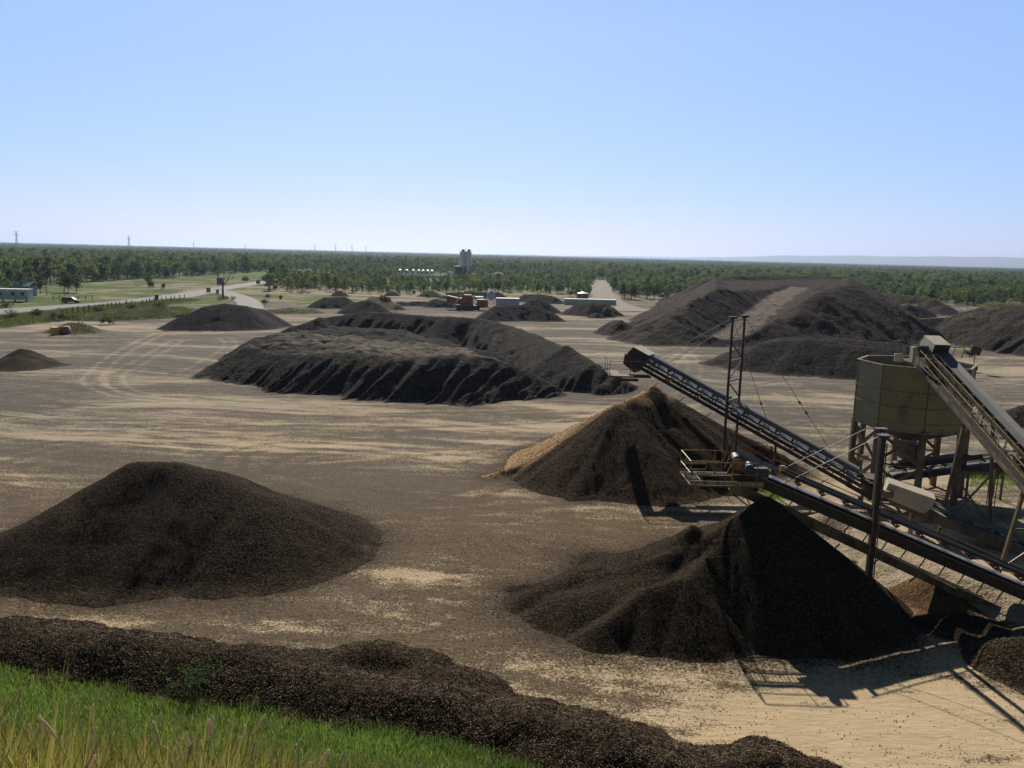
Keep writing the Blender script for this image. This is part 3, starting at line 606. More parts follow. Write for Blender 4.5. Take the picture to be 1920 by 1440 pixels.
# -- the big hill with its ramp
H1 = [crest(1250, 592, 640, .6, 1225), crest(1300, 575, 648, .6, 1290), crest(1345, 560, 645, .6, 1345)]
rim = [P(1335, 522, 9.6), P(1345, 548, 9.2), P(1440, 552, 8.9), P(1500, 545, 9.0), crest(1540, 548, 652, .55, 1560), crest(1590, 535, 645, .55, 1640), P(1590, 520, 10.2), P(1470, 516, 10.6), P(1380, 516, 10.6)]
heap('spoil_hill', 'huge flat topped grey spoil hill with a pale haul ramp', [dict(pts=rim, closed=True, top=9.2, lump=.5, ls=8, r=1.0, s=.6, g=-.22, gs=-.45),
    dict(pts=[P(1325, 524, 9.8), P(1370, 517, 10.8), P(1450, 518, 10.8), P(1530, 519, 10.6), P(1590, 520, 10.6)], r=1.0, s=.6), dict(pts=[rim[4], rim[5], (rim[5][0] + 2, rim[5][1] + 25, rim[5][2])], r=1.5, s=.62, g=.12),
    dict(pts=[P(1330, 538, 8.8), P(1290, 572, 6.2), P(1250, 600, 3.5), P(1200, 612, 1.5)], r=1.5, s=.5), dict(pts=H1, r=1.2, s=.55), dict(pts=[P(1240, 618, 2.0), P(1280, 616, 2.2)], r=1, s=.5),
    dict(pts=[P(1395, 558, 8.6), P(1350, 572, 6.6)], r=.8, s=.6, k=.4), dict(pts=[P(1375, 590, 4.9), P(1340, 602, 3.6)], r=.6, s=.6, k=.4), dict(pts=[P(1300, 590, 5.2), P(1270, 604, 3.6)], r=.6, s=.6, k=.4), dict(pts=[P(1330, 620, 2.2)], r=.5, s=.5, k=.4), dict(pts=[P(1530, 556, 8.4), P(1500, 572, 6.4)], r=.6, s=.62, k=.4), dict(pts=[P(1560, 600, 4.2), P(1535, 618, 2.4)], r=.6, s=.6, k=.3), dict(pts=[P(1500, 580, 6.5), P(1470, 605, 4.0)], r=1.0, s=.6), dict(pts=[P(1560, 580, 6.5), P(1530, 610, 3.2), P(1500, 626, 1.4)], r=1.0, s=.55)],
    M['g_hill'], res=.5, rnd=1.0, gully=.2, gfreq=.2, rough=.2, k=.8, toe=.4, lite=.02,
    cuts=[dict(w=3.6, pts=[P(1500, 540, 8.8), P(1470, 552, 7.6), P(1440, 575, 5.4), P(1405, 605, 2.6), P(1365, 632, .6), P(1345, 642, 0)], lite=.52)])
heap('gravel_heap', 'pair of low grey mounds at the left foot of the spoil hill', [dict(pts=cr_([(1185, 617, 640), (1215, 606, 643), (1250, 612, 645)], .5), r=1.0, s=.5), dict(pts=cr_([(1228, 618, 648), (1290, 622, 646)], .5), r=.6, s=.5)], M['g_hill'], res=.35, gully=.1, gfreq=.4, rough=.14)
heap('gravel_heap', 'wide dark heap behind the lattice mast', [dict(pts=cr_([(1400, 650, 690), (1440, 640, 700), (1500, 635, 705), (1560, 640, 708), (1640, 652, 715)], .5), r=1.0, s=.56, g=.14), dict(pts=[P(1480, 632, 3.0), P(1600, 636, 3.2), P(1690, 645, 2.8)], r=2, s=.5), dict(pts=[P(1350, 672, .9), P(1400, 656, 2.3)], r=1, s=.4)], M['g_mid'], res=.3, gully=.14, gfreq=.4, rough=.12)
heap('gravel_heap', 'dark peaked heap at the right foot of the spoil hill', [dict(pts=cr_([(1675, 606, 630), (1695, 601, 631), (1720, 606, 632)], .55), r=.6, s=.6)], M['g_mid'], res=.35, gully=.1, gfreq=.4, rough=.1)
heap('gravel_heap', 'dark ridge running right from the peaked heap to the dry grass', [dict(pts=cr_([(1720, 598, 620), (1760, 596, 622), (1785, 595, 618)], .55), r=.8, s=.6)], M['g_mid'], res=.4, gully=.1, gfreq=.4, rough=.12)
heap('gravel_heap', 'grey heap with broken face in the pit beyond the spoil hill', [dict(pts=cr_([(1680, 572, 592), (1705, 571, 596), (1725, 574, 594)], .55), r=.6, s=.65)], M['g_mid'], res=.5, gully=.15, rough=.25)
heap('gravel_heap', 'pale green grey cone in the pit beyond the spoil hill', [dict(pts=[crest(1750, 561, 590, .5)], r=.8, s=.55), dict(pts=[crest(1770, 572, 592, .5)], r=.8, s=.5)], M['g_hill'], res=.5, gully=.08, rough=.15, lite=.2)
heap('gravel_heap', 'long dark bank against the bush in the far right pit', [dict(pts=cr_([(1640, 548, 568), (1680, 552, 570), (1735, 555, 572)], .55), r=1, s=.6)], M['g_grass'], res=.6, gully=.1, rough=.25)
heap('spoil_bank', 'dark eroded spoil bank topped with dry grass at the right edge', [dict(pts=cr_([(1790, 618, 640), (1830, 590, 645), (1880, 574, 650), (1950, 572, 665), (2040, 575, 680)], .6), r=1.5, s=.62, g=.3), dict(pts=[P(1870, 572, 7.0), P(2000, 570, 8.0)], r=4, s=.6)],
     M['g_mid'], res=.35, gully=.3, gfreq=.3, rough=.25, k=.8, cat='spoil bank', group=None, lite=.05)

# fine gravel that has spread out round the foot of every heap
fin = np.zeros(len(GXY[0]))
for lab, (x0, y0, x1, y1, Z) in HF.items():
    if 'bank' in lab or 'sand' in lab: continue
    ny, nx = Z.shape; m_ = Z > .12; e_ = m_ & ~(np.roll(m_, 1, 0) & np.roll(m_, -1, 0) & np.roll(m_, 1, 1) & np.roll(m_, -1, 1))
    jj_, ii_ = np.nonzero(e_); 
    if not len(ii_): continue
    st = max(1, len(ii_) // 260); ex = x0 + (x1 - x0) * ii_[::st] / (nx - 1); ey = y0 + (y1 - y0) * jj_[::st] / (ny - 1)
    near_ = float(np.median(np.hypot(ex, ey))) < 80; w_ = 1.9 if near_ else 1.4; amp = 1.0 if near_ else .75
    q = np.nonzero((GXY[0] > ex.min() - 5) & (GXY[0] < ex.max() + 5) & (GXY[1] > ey.min() - 5) & (GXY[1] < ey.max() + 5))[0]
    for k0 in range(0, len(q), 20000):
        qq = q[k0:k0 + 20000]; dd = np.sqrt(((GXY[0][qq, None] - ex[None]) ** 2 + (GXY[1][qq, None] - ey[None]) ** 2).min(1))
        fin[qq] = np.maximum(fin[qq], amp * np.exp(-(dd / (w_ * (1 + .8 * fbm(GXY[0][qq] / 5, GXY[1][qq] / 5, 3, 88)))) ** 1.3))
gme.attributes['fines'].data.foreach_set('value', fin.astype(np.float32))
# ================================================================== CONVEYORS AND PLANT
class Fr:
    """frame along a belt: u down the belt from the head, v sideways (towards the camera side), w square to the belt"""
    def __init__(s, head, tail):
        s.o = Vector(head); d = Vector(tail) - s.o; s.L = d.length; s.a = d.normalized()
        s.s = s.a.cross(Vector((0, 0, 1))).normalized(); s.n = s.s.cross(s.a).normalized()
        if s.n.z < 0: s.n = -s.n
    def __call__(s, u, v=0, w=0): return s.o + s.a * u + s.s * v + s.n * w
def sweep(mb, F, prof, us, close=False):
    """sweep a (v,w) outline along u positions (u or (u,dw))"""
    k = len(prof); vs = []
    for u in us:
        u, dw = u if isinstance(u, tuple) else (u, 0)
        vs += [F(u, v, w + dw) for v, w in prof]
    fs = []
    for i in range(len(us) - 1):
        for j in range(k if close else k - 1):
            a = i * k + j; b2 = i * k + (j + 1) % k; fs.append((a, b2, b2 + k, a + k))
    mb.add(vs, fs); return mb
def belt_part(root, F, bw, mat, u0, u1, w0=.0, drop=.28, th=.02, trough=.13):
    mb = MB(); h = bw / 2
    top = [(-h, w0 + trough), (-h * .45, w0), (h * .45, w0), (h, w0 + trough)]
    prof = top + [(v, w - th) for v, w in reversed(top)]
    sweep(mb, F, prof, list(np.linspace(u0, u1, 24)), True)
    R = drop / 2
    arc = [(u0 - .02 - R * math.sin(t), w0 - R + R * math.cos(t)) for t in np.linspace(0, math.pi, 10)]
    vs = [F(u, v, w) for u, w in arc for v in (-h, h)]; mb.add(vs, [(2 * i, 2 * i + 1, 2 * i + 3, 2 * i + 2) for i in range(9)])
    sweep(mb, F, [(-h, w0 - drop), (h, w0 - drop)], [u0, u1])
    return mb.build('belt', mat, root, smooth=False)
def idlers(root, F, bw, us, mat_r, mat_b, w0=0.0, drop=.28, side=.12):
    for u in us:
        r = MB(); h = bw / 2
        r.tube(F(u, -h * .45, w0 - .07), F(u, h * .45, w0 - .07), .055); r.tube(F(u, h * .5, w0 - .05), F(u, h * 1.02, w0 + .08), .055); r.tube(F(u, -h * .5, w0 - .05), F(u, -h * 1.02, w0 + .08), .055)
        o = r.build('idler', mat_r, root)
        b_ = MB(); b_.beam(F(u, -h - side, w0 - .15), F(u, h + side, w0 - .15), .08, .06)
        for s_ in (-1, 1): b_.beam(F(u, s_ * (h + side * .6), w0 - .18), F(u, s_ * (h + side * .6), w0 + .12), .07, .05); b_.beam(F(u, s_ * (h + side * .7), w0 - .15), F(u + .12, s_ * (h + side * .7), w0 - .02), .05, .08)
        b_.build('bracket', mat_b, o)
def handrail(root, pts, mat, hgt=1.0, up=(0, 0, 1), step=1.6, mid=True, r=.024, name='handrail'):
    mb = MB(); U = Vector(up)
    for a, b_ in zip(pts, pts[1:]):
        a = Vector(a); b_ = Vector(b_); n = max(1, round((b_ - a).length / step))
        for i in range(n + 1):
            p = a.lerp(b_, i / n); mb.tube(p, p + U * hgt, r * .9, 6)
        mb.tube(a + U * hgt, b_ + U * hgt, r, 6)
        if mid: mb.tube(a + U * hgt * .5, b_ + U * hgt * .5, r * .85, 6)
    return mb.build(name, mat, root)

# ---------------- rear conveyor over the brown topped mound
HA = PY(1196, 664, 60.5); TA = P(1650, 916, 1.3)
A = Fr(HA, TA); bwA = 1.3
um = 0
for u in np.arange(0, A.L, .05):
    x, y = proj(*A(u, 0, -.4))
    if x >= 1367: um = u; break
ra = thing('stacker_conveyor', 'long inclined conveyor with grey belt climbing to the brown topped mound', 'conveyor', tuple(A(A.L, 0, -1.3)))
mb = MB()
for s_ in (-1, 1):
    mb.beam(A(.2, s_ * .62, -.66), A(A.L, s_ * .62, -.66), .12, .24, A.n)
    mb.beam(A(0, s_ * .60, -.0), A(A.L, s_ * .60, -.0), .05, .07, A.n)
    for i in range(int(A.L / 1.25)):
        u = .5 + i * 1.25
        mb.beam(A(u, s_ * .60, -.6), A(u, s_ * .60, -.02), .06, .07, A.a)
        if i % 2 == 0: mb.beam(A(u, s_ * .60, -.56), A(u + 1.25, s_ * .60, -.04), .05, .05, A.n)
for i in range(int(A.L / 2.5)): mb.beam(A(.6 + i * 2.5, -.6, -.66), A(.6 + i * 2.5, .6, -.66), .08, .08)
mb.build('frame', M['dark'], ra)
belt_part(ra, A, bwA, M['belt'], .3, A.L - .3, .20, .30, trough=.16)
idlers(ra, A, bwA, np.arange(1.6, A.L - .6, 1.25), M['steel'], M['dark'], .20, side=-.04)
mb = MB(); mb.tube(A(.28, -.55, -.15), A(.28, .55, -.15), .16, 14); mb.build('head_pulley', M['steel'], ra, True)
mb = MB()                                                        # sloped tan hood, open towards the belt
for v in (-.72, .72): mb.prism([A(-.55, v, -.25), A(-.3, v, .50), A(1.0, v, .50), A(.9, v, .0), A(.5, v, -.25)], A.s * (.03 if v < 0 else -.03))
mb.build('hood_side', M['dark'], ra)
mb = MB(); mb.add([A(-.3, -.74, .53), A(-.3, .74, .53), A(1.05, .74, .53), A(1.05, -.74, .53), A(-.3, -.74, .49), A(-.3, .74, .49), A(1.05, .74, .49), A(1.05, -.74, .49)], [(0, 1, 2, 3), (7, 6, 5, 4), (0, 4, 5, 1), (1, 5, 6, 2), (2, 6, 7, 3), (3, 7, 4, 0)])
mb.add([A(-.58, -.74, -.2), A(-.58, .74, -.2), A(-.32, .74, .51), A(-.32, -.74, .51)], [(0, 1, 2, 3)]); mb.build('hood', M['tan'], ra)
mb = MB(); mb.prism([A(-.75, -.6, -.3), A(.75, -.6, -.3), A(.55, -.6, -1.25), A(-.55, -.6, -1.05)], A.s * 1.2); mb.build('discharge_chute', M['rust'], ra)
mb = MB(); mb.tube(A(.5, .78, -.1), A(.5, 1.35, -.1), .2, 12); mb.box(A(.5, 1.0, -.1), (.5, .4, .45)); mb.build('drive_motor', M['motor'], ra)
mb = MB(); mb.prism([A(1.0, -.5, .46), A(1.0, .5, .46), A(1.3, .5, .2), A(1.3, -.5, .2)], A.n * -.02); mb.build('rubber_skirt', M['rubber'], ra)
pc = A(.2, 1.2, 0); z0 = HA[2] - 1.45                             # catch platform with rails beside the head
def rect(x0, x1, y0, y1, z): return [(x0, y0, z), (x1, y0, z), (x1, y1, z), (x0, y1, z)]
px0, px1, py0, py1 = HA[0] - 2.35, HA[0] + .7, HA[1] - 2.2, HA[1] + .9
mb = MB(); mb.box(((px0 + px1) / 2, py0 + .5, z0), (px1 - px0, 1.0, .12)); mb.box((px0 + .45, (py0 + py1) / 2 + .4, z0 + .003), (.9, py1 - py0 - .9, .12)); mb.box((px0 + 1.35, py0 + .25, z0 - .25), (1.6, .5, .14)); mb.build('platform', M['rust'], ra)
handrail(ra, [(px1, py0, z0), (px0, py0, z0), (px0, py1, z0)], M['rust'], 1.15, step=1.3)
mb = MB()
for u in np.arange(2.6, A.L - 1, 2.25): mb.beam(A(u, -.6, -.85), A(u, -1.35, -.85), .06, .08); mb.beam(A(u, .6, -.95), A(u - .35, .75, -1.75), .05, .05); mb.beam(A(u - .35, .75, -1.75), A(u + 1.0, .75, -1.5), .05, .05)
mb.pieces('outrigger', M['rust'], ra)
mb = MB(); mb.beam(A(1.6, -1.0, -.78), A(A.L - .5, -1.0, -.78), .65, .04, A.n); mb.build('walkway', M['dark'], ra)
for u0_, u1_ in ((1.25, um - .45), (um + .6, A.L - 1.7)):        # arched dust cover in two lengths
    mb = MB(); sweep(mb, A, [(.52 * math.cos(a_), .34 + .22 * math.sin(a_)) for a_ in np.linspace(0, math.pi, 9)], list(np.linspace(u0_, u1_, 9)))
    for e_ in (u0_, u1_): mb.add([A(e_, .52 * math.cos(a_), .34 + .22 * math.sin(a_)) for a_ in np.linspace(0, math.pi, 9)], [tuple(range(9))])
    mb.build('belt_cover', M['belt_d'], ra, True)
handrail(ra, [A(1.4, -1.35, -.80), A(A.L - .4, -1.35, -.80)], M['rust'], 1.12, step=2.25, mid=False)
mb = MB(); mb.box(A(A.L - .1, 0, -.3), (1.4, 1.3, .9)); mb.prism([A(A.L - 1.6, -.7, .1), A(A.L - 1.6, .7, .1), A(A.L, .9, .75), A(A.L, -.9, .75)], A.n * .04); mb.build('loading_boot', M['dark'], ra)
for u in (A.L * .62, A.L - .8):
    for s_ in (-1, 1):
        q = A(u, s_ * .62, -.95); mb = MB(); mb.beam(q, (q.x, q.y, -.1), .14, .14); mb.build('leg', M['dark'], ra)

# ---------------- lattice mast carrying the rear conveyor by cables
L1 = A(um, .95, 0); L2 = A(um, -.95, 0)
L2 = L2 + Vector((.22, 0, 0)); L1 = L1 - Vector((.1, 0, 0)); topz = PY(1380, 597, L1.y)[2]
rm = thing('lattice_mast', 'tall two legged lattice mast straddling the rear conveyor, with stay cables', 'mast', ((L1.x + L2.x) / 2, (L1.y + L2.y) / 2, 0))
for q in (L1, L2):
    mb = MB(); mb.beam((q.x, q.y, -.1), (q.x, q.y, topz), .15, .15); mb.build('leg', M['steel'] if 0 else M['dark'], rm)
mb = MB(); zc = A(um, 0, 0).z + .5; n = 4; hs = (topz - .15 - zc) / n
for i in range(n + 1): mb.beam((L1.x, L1.y, zc + hs * i), (L2.x, L2.y, zc + hs * i), .09, .11)
mb.pieces('cross_bar', M['steel'], rm)
mb = MB()
for i in range(n):
    a, b_ = (L1, L2) if i % 2 else (L2, L1)
    mb.beam((a.x, a.y, zc + hs * i + .08), (b_.x, b_.y, zc + hs * (i + 1) - .08), .06, .07)
mb.beam((L1.x, L1.y, .5), (L2.x, L2.y, zc - 2.2), .06, .07); mb.beam((L2.x, L2.y, .5), (L1.x, L1.y, zc - 2.2), .06, .07)
mb.pieces('brace', M['dark'], rm)
mb = MB()
for q in (L1, L2): mb.box((q.x, q.y, topz + .05), (.5, .42, .16))
mb.pieces('cap_plate', M['dark'], rm)
mb = MB()
for q, v, u in ((L1, .7, 1.7), (L2, -.7, 2.4)): mb.tube((q.x, q.y, topz), A(u, v, .62), .018, 5)
g = [P(1600, 888, .6), P(1655, 900, .6)]
for q, e in zip((L1, L2), (PY(1480, 910, 54.5), PY(1606, 898, 54.5))): mb.tube((q.x, q.y, topz), (e[0], e[1], .3), .018, 5)
mb.pieces('stay_cable', M['wire'], rm)
mb = MB()
for q, e, fr_ in ((L1, PY(1480, 910, 54.5), .50), (L2, PY(1606, 898, 54.5), .50), (L2, PY(1606, 898, 54.5), .56)):
    a_ = Vector((q.x, q.y, topz)); b_ = Vector((e[0], e[1], .3)); c_ = a_.lerp(b_, fr_); d_ = (b_ - a_).normalized() * .12; mb.tube(c_ - d_, c_ + d_, .07, 8)
mb.pieces('insulator', M['dark'], rm)

# ---------------- front conveyor with yellow railed head platform
HB = PY(1385, 858, 37.5); TB = PY(1935, 1092, 35.6)
ext = Vector(TB) - Vector(HB); TB = tuple(Vector(HB) + ext * 1.12)
B = Fr(HB, TB); bwB = .8
rb = thing('stacker_conveyor', 'front conveyor with yellow railed head platform above the black conical mound', 'conveyor', (B(B.L).x, B(B.L).y, 0))
mb = MB()
for s_ in (-1, 1):
    mb.beam(B(-.3, s_ * .52, -.62), B(B.L, s_ * .52, -.62), .09, .44, B.n)
mb.build('frame', M['dark'], rb)
mb = MB()
for s_ in (-1, 1): mb.beam(B(-.3, s_ * .54, -.37), B(B.L, s_ * .54, -.37), .18, .03, B.n)
mb.build('frame_flange', M['steel'], rb)
belt_part(rb, B, bwB, M['belt'], -.1, B.L, .12, .36)
idlers(rb, B, bwB, np.arange(1.7, B.L - .2, 1.22), M['rubber'], M['redp'], .12, side=.14)
mb = MB(); mb.tube(B(2.0, .5, .26), B(B.L, .5, .26), .065, 8); mb.tube(B(2.0, -.5, .26), B(B.L, -.5, .26), .065, 8); mb.build('skirt_tube', M['rubber'], rb)
mb = MB(); mb.tube(B(-.1, -.46, -.06), B(-.1, .46, -.06), .175, 16); mb.build('head_pulley', M['steel'], rb, True)
mb = MB(); mb.beam(B(1.7, .62, .5), B(B.L, .62, .34), .04, .04); mb.beam(B(1.7, -.62, .5), B(B.L, -.62, .34), .04, .04); mb.build('guard_strip', M['khaki2'], rb)
mb = MB()
for v in (-.58, .58): mb.prism([B(-.3, v, .02), B(.3, v, .06), B(1.5, v, .02), B(1.5, v, -.35), B(-.3, v, -.5)], B.s * .03)
mb.build('side_guard', M['rail_y'], rb)
mb = MB(); mb.tube(B(.4, .62, -.05), B(.4, 1.3, -.05), .2, 12); mb.box(B(.95, .85, -.1), (.75, .4, .42)); mb.build('drive_motor', M['motor'], rb)
zp = PY(1350, 903, 36.9)[2]; xa = PY(1293, 903, 36.4)[0]; xb = PY(1428, 903, 36.4)[0]; ya, yb_ = 36.2, 38.6
mb = MB()                                                        # open grating on angle bearers
for x_ in np.arange(xa + .08, xb, .16): mb.box((x_, ya + .35, zp), (.025, .7, .04))
for y_ in np.arange(ya + .75, yb_, .16): mb.box((xa + .35, y_, zp + .002), (.62, .025, .04))
for x_ in np.arange(xa + .75, xb - .9, .16): mb.box((x_, yb_ - .3, zp), (.025, .6, .04))
for y_ in (ya + .02, ya + .7, yb_ - .6, yb_): mb.beam((xa, y_, zp - .03), (xb - (0 if y_ < ya + 1 else .9), y_, zp - .03), .05, .07)
for x_ in (xa + .02, xa + .68): mb.beam((x_, ya, zp - .035), (x_, yb_, zp - .035), .05, .07)
mb.build('platform', M['khaki2'], rb)
mb = MB(); mb.box(((xa + xb) / 2, ya - .02, zp + .12), (xb - xa + .05, .02, .2)); mb.build('toe_board', M['rail_t'], rb)
def loop_rail(mb, pts, r=.026):
    for a, b_ in zip(pts, pts[1:]): mb.tube(a, b_, r, 8)
def rpanel(mb, a, b_, z0, z1, c=.12):
    """rounded rectangle rail between ground points a and b"""
    a = Vector(a); b_ = Vector(b_); d = (b_ - a).normalized()
    def q(p, z, dd=0): return Vector((p.x, p.y, z)) + d * dd
    loop_rail(mb, [q(a, z0, c), q(a, z0 + c, 0), q(a, z1 - c, 0), q(a, z1, c), q(b_, z1, -c), q(b_, z1 - c, 0), q(b_, z0 + c, 0), q(b_, z0, -c), q(a, z0, c)])
mb = MB(); A0 = (xa, ya, 0); A1 = (xa, yb_, 0); B0 = (xb - .3, ya, 0); B1 = (xb - 1.2, yb_, 0)
rpanel(mb, A0, B0, zp + .55, zp + 1.1); rpanel(mb, A0, A1, zp + .55, zp + 1.1); rpanel(mb, A1, B1, zp + .55, zp + 1.1); rpanel(mb, A1, (xa + 1.3, yb_, 0), zp + .12, zp + .42, .06)
for q in (A0, ((xa + xb) / 2 + .25, ya, 0), B0, A1, (xa, (ya + yb_) / 2, 0), ((xa + xb) / 2, yb_, 0)):
    mb.tube((q[0], q[1], zp), (q[0], q[1], zp + 1.08), .024, 6)
mb.build('handrail', M['rail_y'], rb)
mb = MB(); q0 = B(-.2, -.75, 0); q1 = B(1.9, -.75, .0)
loop_rail(mb, [q0 + Vector((0, 0, .1)), q0 + Vector((0, 0, 1.0)), q1 + Vector((0, 0, 1.0)), q1 + Vector((0, 0, .35)), q0 + Vector((0, 0, .72))]); mb.tube(q1, q1 + Vector((0, 0, 1)), .026, 6)
mb.build('guard_rail', M['rail_y'], rb)
mb = MB(); mb.box(B(1.95, .45, .42), (.22, .1, .28)); mb.build('switch_box', M['yellow'], rb)
mb = MB(); mb.tube((xa + .8, ya + .1, zp), (xa + .95, ya + .1, zp - .8), .02, 5); mb.tube((xa + 1.6, ya + .1, zp), (xa + 1.9, ya + .1, zp - .75), .02, 5); mb.pieces('platform_bracket', M['rust'], rb)
# long tan return trough slung beneath, on short struts
mb = MB(); T0 = B(.4, .35, -1.35); T1 = B(B.L, .35, -1.75)
sweep(mb, B, [(-.18, -1.32), (-.22, -1.70), (.30, -1.74), (.34, -1.32)], [(.2, .12), (B.L, -.38)])
mb.beam(B(.2, .33, -1.2), B(B.L, .33, -1.7), .06, .06, B.n); mb.build('spill_trough', M['khaki2'], rb)
mb = MB(); mb.beam(B(5.6, .55, -1.28), B(11.5, .55, -1.60), .10, .05, B.n); mb.build('trough_lip', M['belt_d'], rb)
mb = MB()
for i, u in enumerate(np.arange(1.2, B.L, .95)):
    mb.beam(B(u, .3, -.8), B(u - .1, .33, -1.34 - .035 * u), .04, .05)
    if i % 2: mb.beam(B(u, .35, -1.85), B(u - .22, .38, -2.35), .05, .06)
mb.pieces('trough_strut', M['khaki2'], rb)

# ---------------- steel post pair carrying the front conveyor
Y0 = 36.6; pt = PY(1657, 818, Y0 - .75); pb = (pt[0], Y0 - .75, 0); pt2 = (pt[0] + .28, Y0 + .75, 0)
rp = thing('support_post', 'dark steel portal post holding the front conveyor by two thin cables', 'support post', pb)
mb = MB(); mb.beam((pb[0], pb[1], -.1), (pb[0], pb[1], pt[2]), .13, .22, (1, 0, 0)); mb.build('post', M['dark'], rp)
mb = MB(); mb.beam((pb[0] - .16, pb[1] - .1, .2), (pb[0] - .16, pb[1] - .1, pt[2] - .3), .03, .05); mb.beam((pb[0] + .14, pb[1] - .11, .2), (pb[0] + .14, pb[1] - .11, pt[2] - .3), .03, .05); mb.build('post_flange', M['steel'], rp)
mb = MB(); mb.beam((pb[0] + .6, Y0 + .75, -.1), (pb[0] + .6, Y0 + .75, pt[2] - .05), .14, .22, (1, 0, 0)); mb.build('post', M['khaki2'], rp)
mb = MB(); mb.box((pb[0], pb[1], pt[2] + .03), (.55, .4, .08)); mb.box((pb[0] + .55, Y0 + .75, pt[2] + .03), (.55, .4, .08)); mb.beam((pb[0], pb[1], pt[2] - .15), (pb[0] + .6, Y0 + .75, pt[2] - .15), .12, .14); mb.build('cap_plate', M['steel'], rp)
mb = MB()
for v, yy in ((.55, pb[1]), (-.55, Y0 + .75)): mb.tube((pb[0] - .2, yy, pt[2]), B(2.3 if v > 0 else 1.9, v, -.2), .016, 5)
mb.pieces('stay_cable', M['wire'], rp)

# ---------------- hopper
HX, HY = 28.15, 55.4; Rr_ = 3.75
ztop = PY(1625, 686, 53)[2]; zbot = PY(1700, 818, 51.1)[2]; zc2 = zbot - .55
rh = thing('storage_hopper', 'large open topped octagonal khaki steel hopper on braced legs', 'hopper', (HX, HY, 0))
def octo(z, R, a0=math.radians(22.5 + 9)): return [(HX + R * math.cos(a0 + i * math.pi / 4), HY + R * math.sin(a0 + i * math.pi / 4), z) for i in range(8)]
mb = MB(); v = octo(zbot, Rr_) + octo(ztop, Rr_) + octo(ztop, Rr_ - .08) + octo(zbot, Rr_ - .08)
mb.add(v, [(i + 8 * k, (i + 1) % 8 + 8 * k, (i + 1) % 8 + 8 * ((k + 1) % 4), i + 8 * ((k + 1) % 4)) for k in range(4) for i in range(8)]); mb.build('shell', M['khaki'], rh)
mb = MB(); v = octo(zbot - .002, Rr_ - .02) + octo(zc2, Rr_ - 1.5) + octo(zc2 - .5, .9); mb.add(v, [(i + 8 * k, (i + 1) % 8 + 8 * k, (i + 1) % 8 + 8 * (k + 1), i + 8 * (k + 1)) for k in range(2) for i in range(8)]); mb.build('cone', M['dark'], rh)
for z, e in ((ztop, .12), (ztop - (ztop - zbot) * .40, .10), (ztop - (ztop - zbot) * .64, .10), (ztop - (ztop - zbot) * .88, .07), (zbot, .10)):
    mb = MB(); a = octo(z, Rr_ + e); b_ = octo(z, Rr_ - .03)
    v = a + b_ + [(x, y, q + .07) for x, y, q in b_] + [(x, y, q + .07) for x, y, q in a]
    mb.add(v, [(i + 8 * k, (i + 1) % 8 + 8 * k, (i + 1) % 8 + 8 * ((k + 1) % 4), i + 8 * ((k + 1) % 4)) for k in range(4) for i in range(8)])
    mb.build('rim' if z == ztop else 'stiffener_ring', M['rail_t'], rh)
mb = MB(); a = octo(zbot, Rr_ + .012); b_ = octo(ztop - .01, Rr_ + .012)
for i in range(8): mb.beam(a[i], b_[i], .09, .05)
mb.pieces('corner_strip', M['khaki2'], rh)
oc = octo(0, Rr_ - .1)
for i in range(8):
    mb = MB(); mb.beam((oc[i][0], oc[i][1], -.1), (oc[i][0], oc[i][1], zbot + .2), .34, .34); mb.build('leg', M['khaki2'], rh)
for i in (0, 2, 3, 4, 6):
    a = Vector(oc[i]); b_ = Vector(oc[(i + 1) % 8]); mb = MB(); zm = zbot * .52
    mb.beam((a.x, a.y, .3), (b_.x, b_.y, zm - .05), .12, .2); mb.beam((b_.x, b_.y, .3), (a.x, a.y, zm - .05), .1, .19)
    mb.beam((a.x, a.y, zm + .1), (b_.x, b_.y, zbot - .1), .12, .2); mb.beam((b_.x, b_.y, zm + .1), (a.x, a.y, zbot - .1), .1, .19)
    mb.beam((a.x, a.y, zm), (b_.x, b_.y, zm), .09, .12); mb.build('cross_brace', M['khaki2'], rh)
mb = MB(); mb.box((HX, HY - .2, zc2 - 1.3), (1.5, 1.7, 1.0)); mb.box((HX - .5, HY - 1.2, zc2 - 1.35), (.7, .4, 1.1)); mb.build('feeder', M['khaki2'], rh)
mb = MB(); fx, fy = HX, HY - .5                                      # top deck over the rim
mb.box((HX + .3, HY - .3, ztop + .16), (2.8, 2.2, .09)); mb.box((HX - .3, HY - 1.9, ztop + .10), (1.6, 1.0, .08)); mb.build('deck', M['dark'], rh)
mb = MB()
for dy in (-1.4, .8):
    q = [(HX - 1.7, HY + dy, ztop + 1.35), (HX - 1.0, HY + dy, ztop + 1.22), (HX - .5, HY + dy, ztop + 1.15), (HX + .5, HY + dy, ztop + .55)]
    mb.path(q, .028); mb.path([(x, y, z - .55) for x, y, z in q], .028)
    for x, y, z in q[:3]: mb.tube((x, y, z), (x, y, ztop + .2), .026, 6)
mb.build('handrail', M['rail_t'], rh)
mb = MB(); mb.box((HX - 1.75, HY - 1.0, ztop + .45), (.62, .12, .55)); mb.tube((HX - 1.75, HY - 1.0, ztop + .1), (HX - 1.75, HY - 1.0, ztop + .45), .04, 6); mb.build('control_panel', M['offw'], rh, bevel=.02)
cw = gravel('hopper_gravel', (.02, .018, .016), (.07, .06, .05), None, 10, .4, (.05, .045, .04), .05)
mb = MB(); a = octo(ztop - 1.3, Rr_ - .085); mb.add(a + [(HX + .4, HY, ztop - .2)], [(i, (i + 1) % 8, 8) for i in range(8)]); mb.build('gravel_fill', cw, rh)
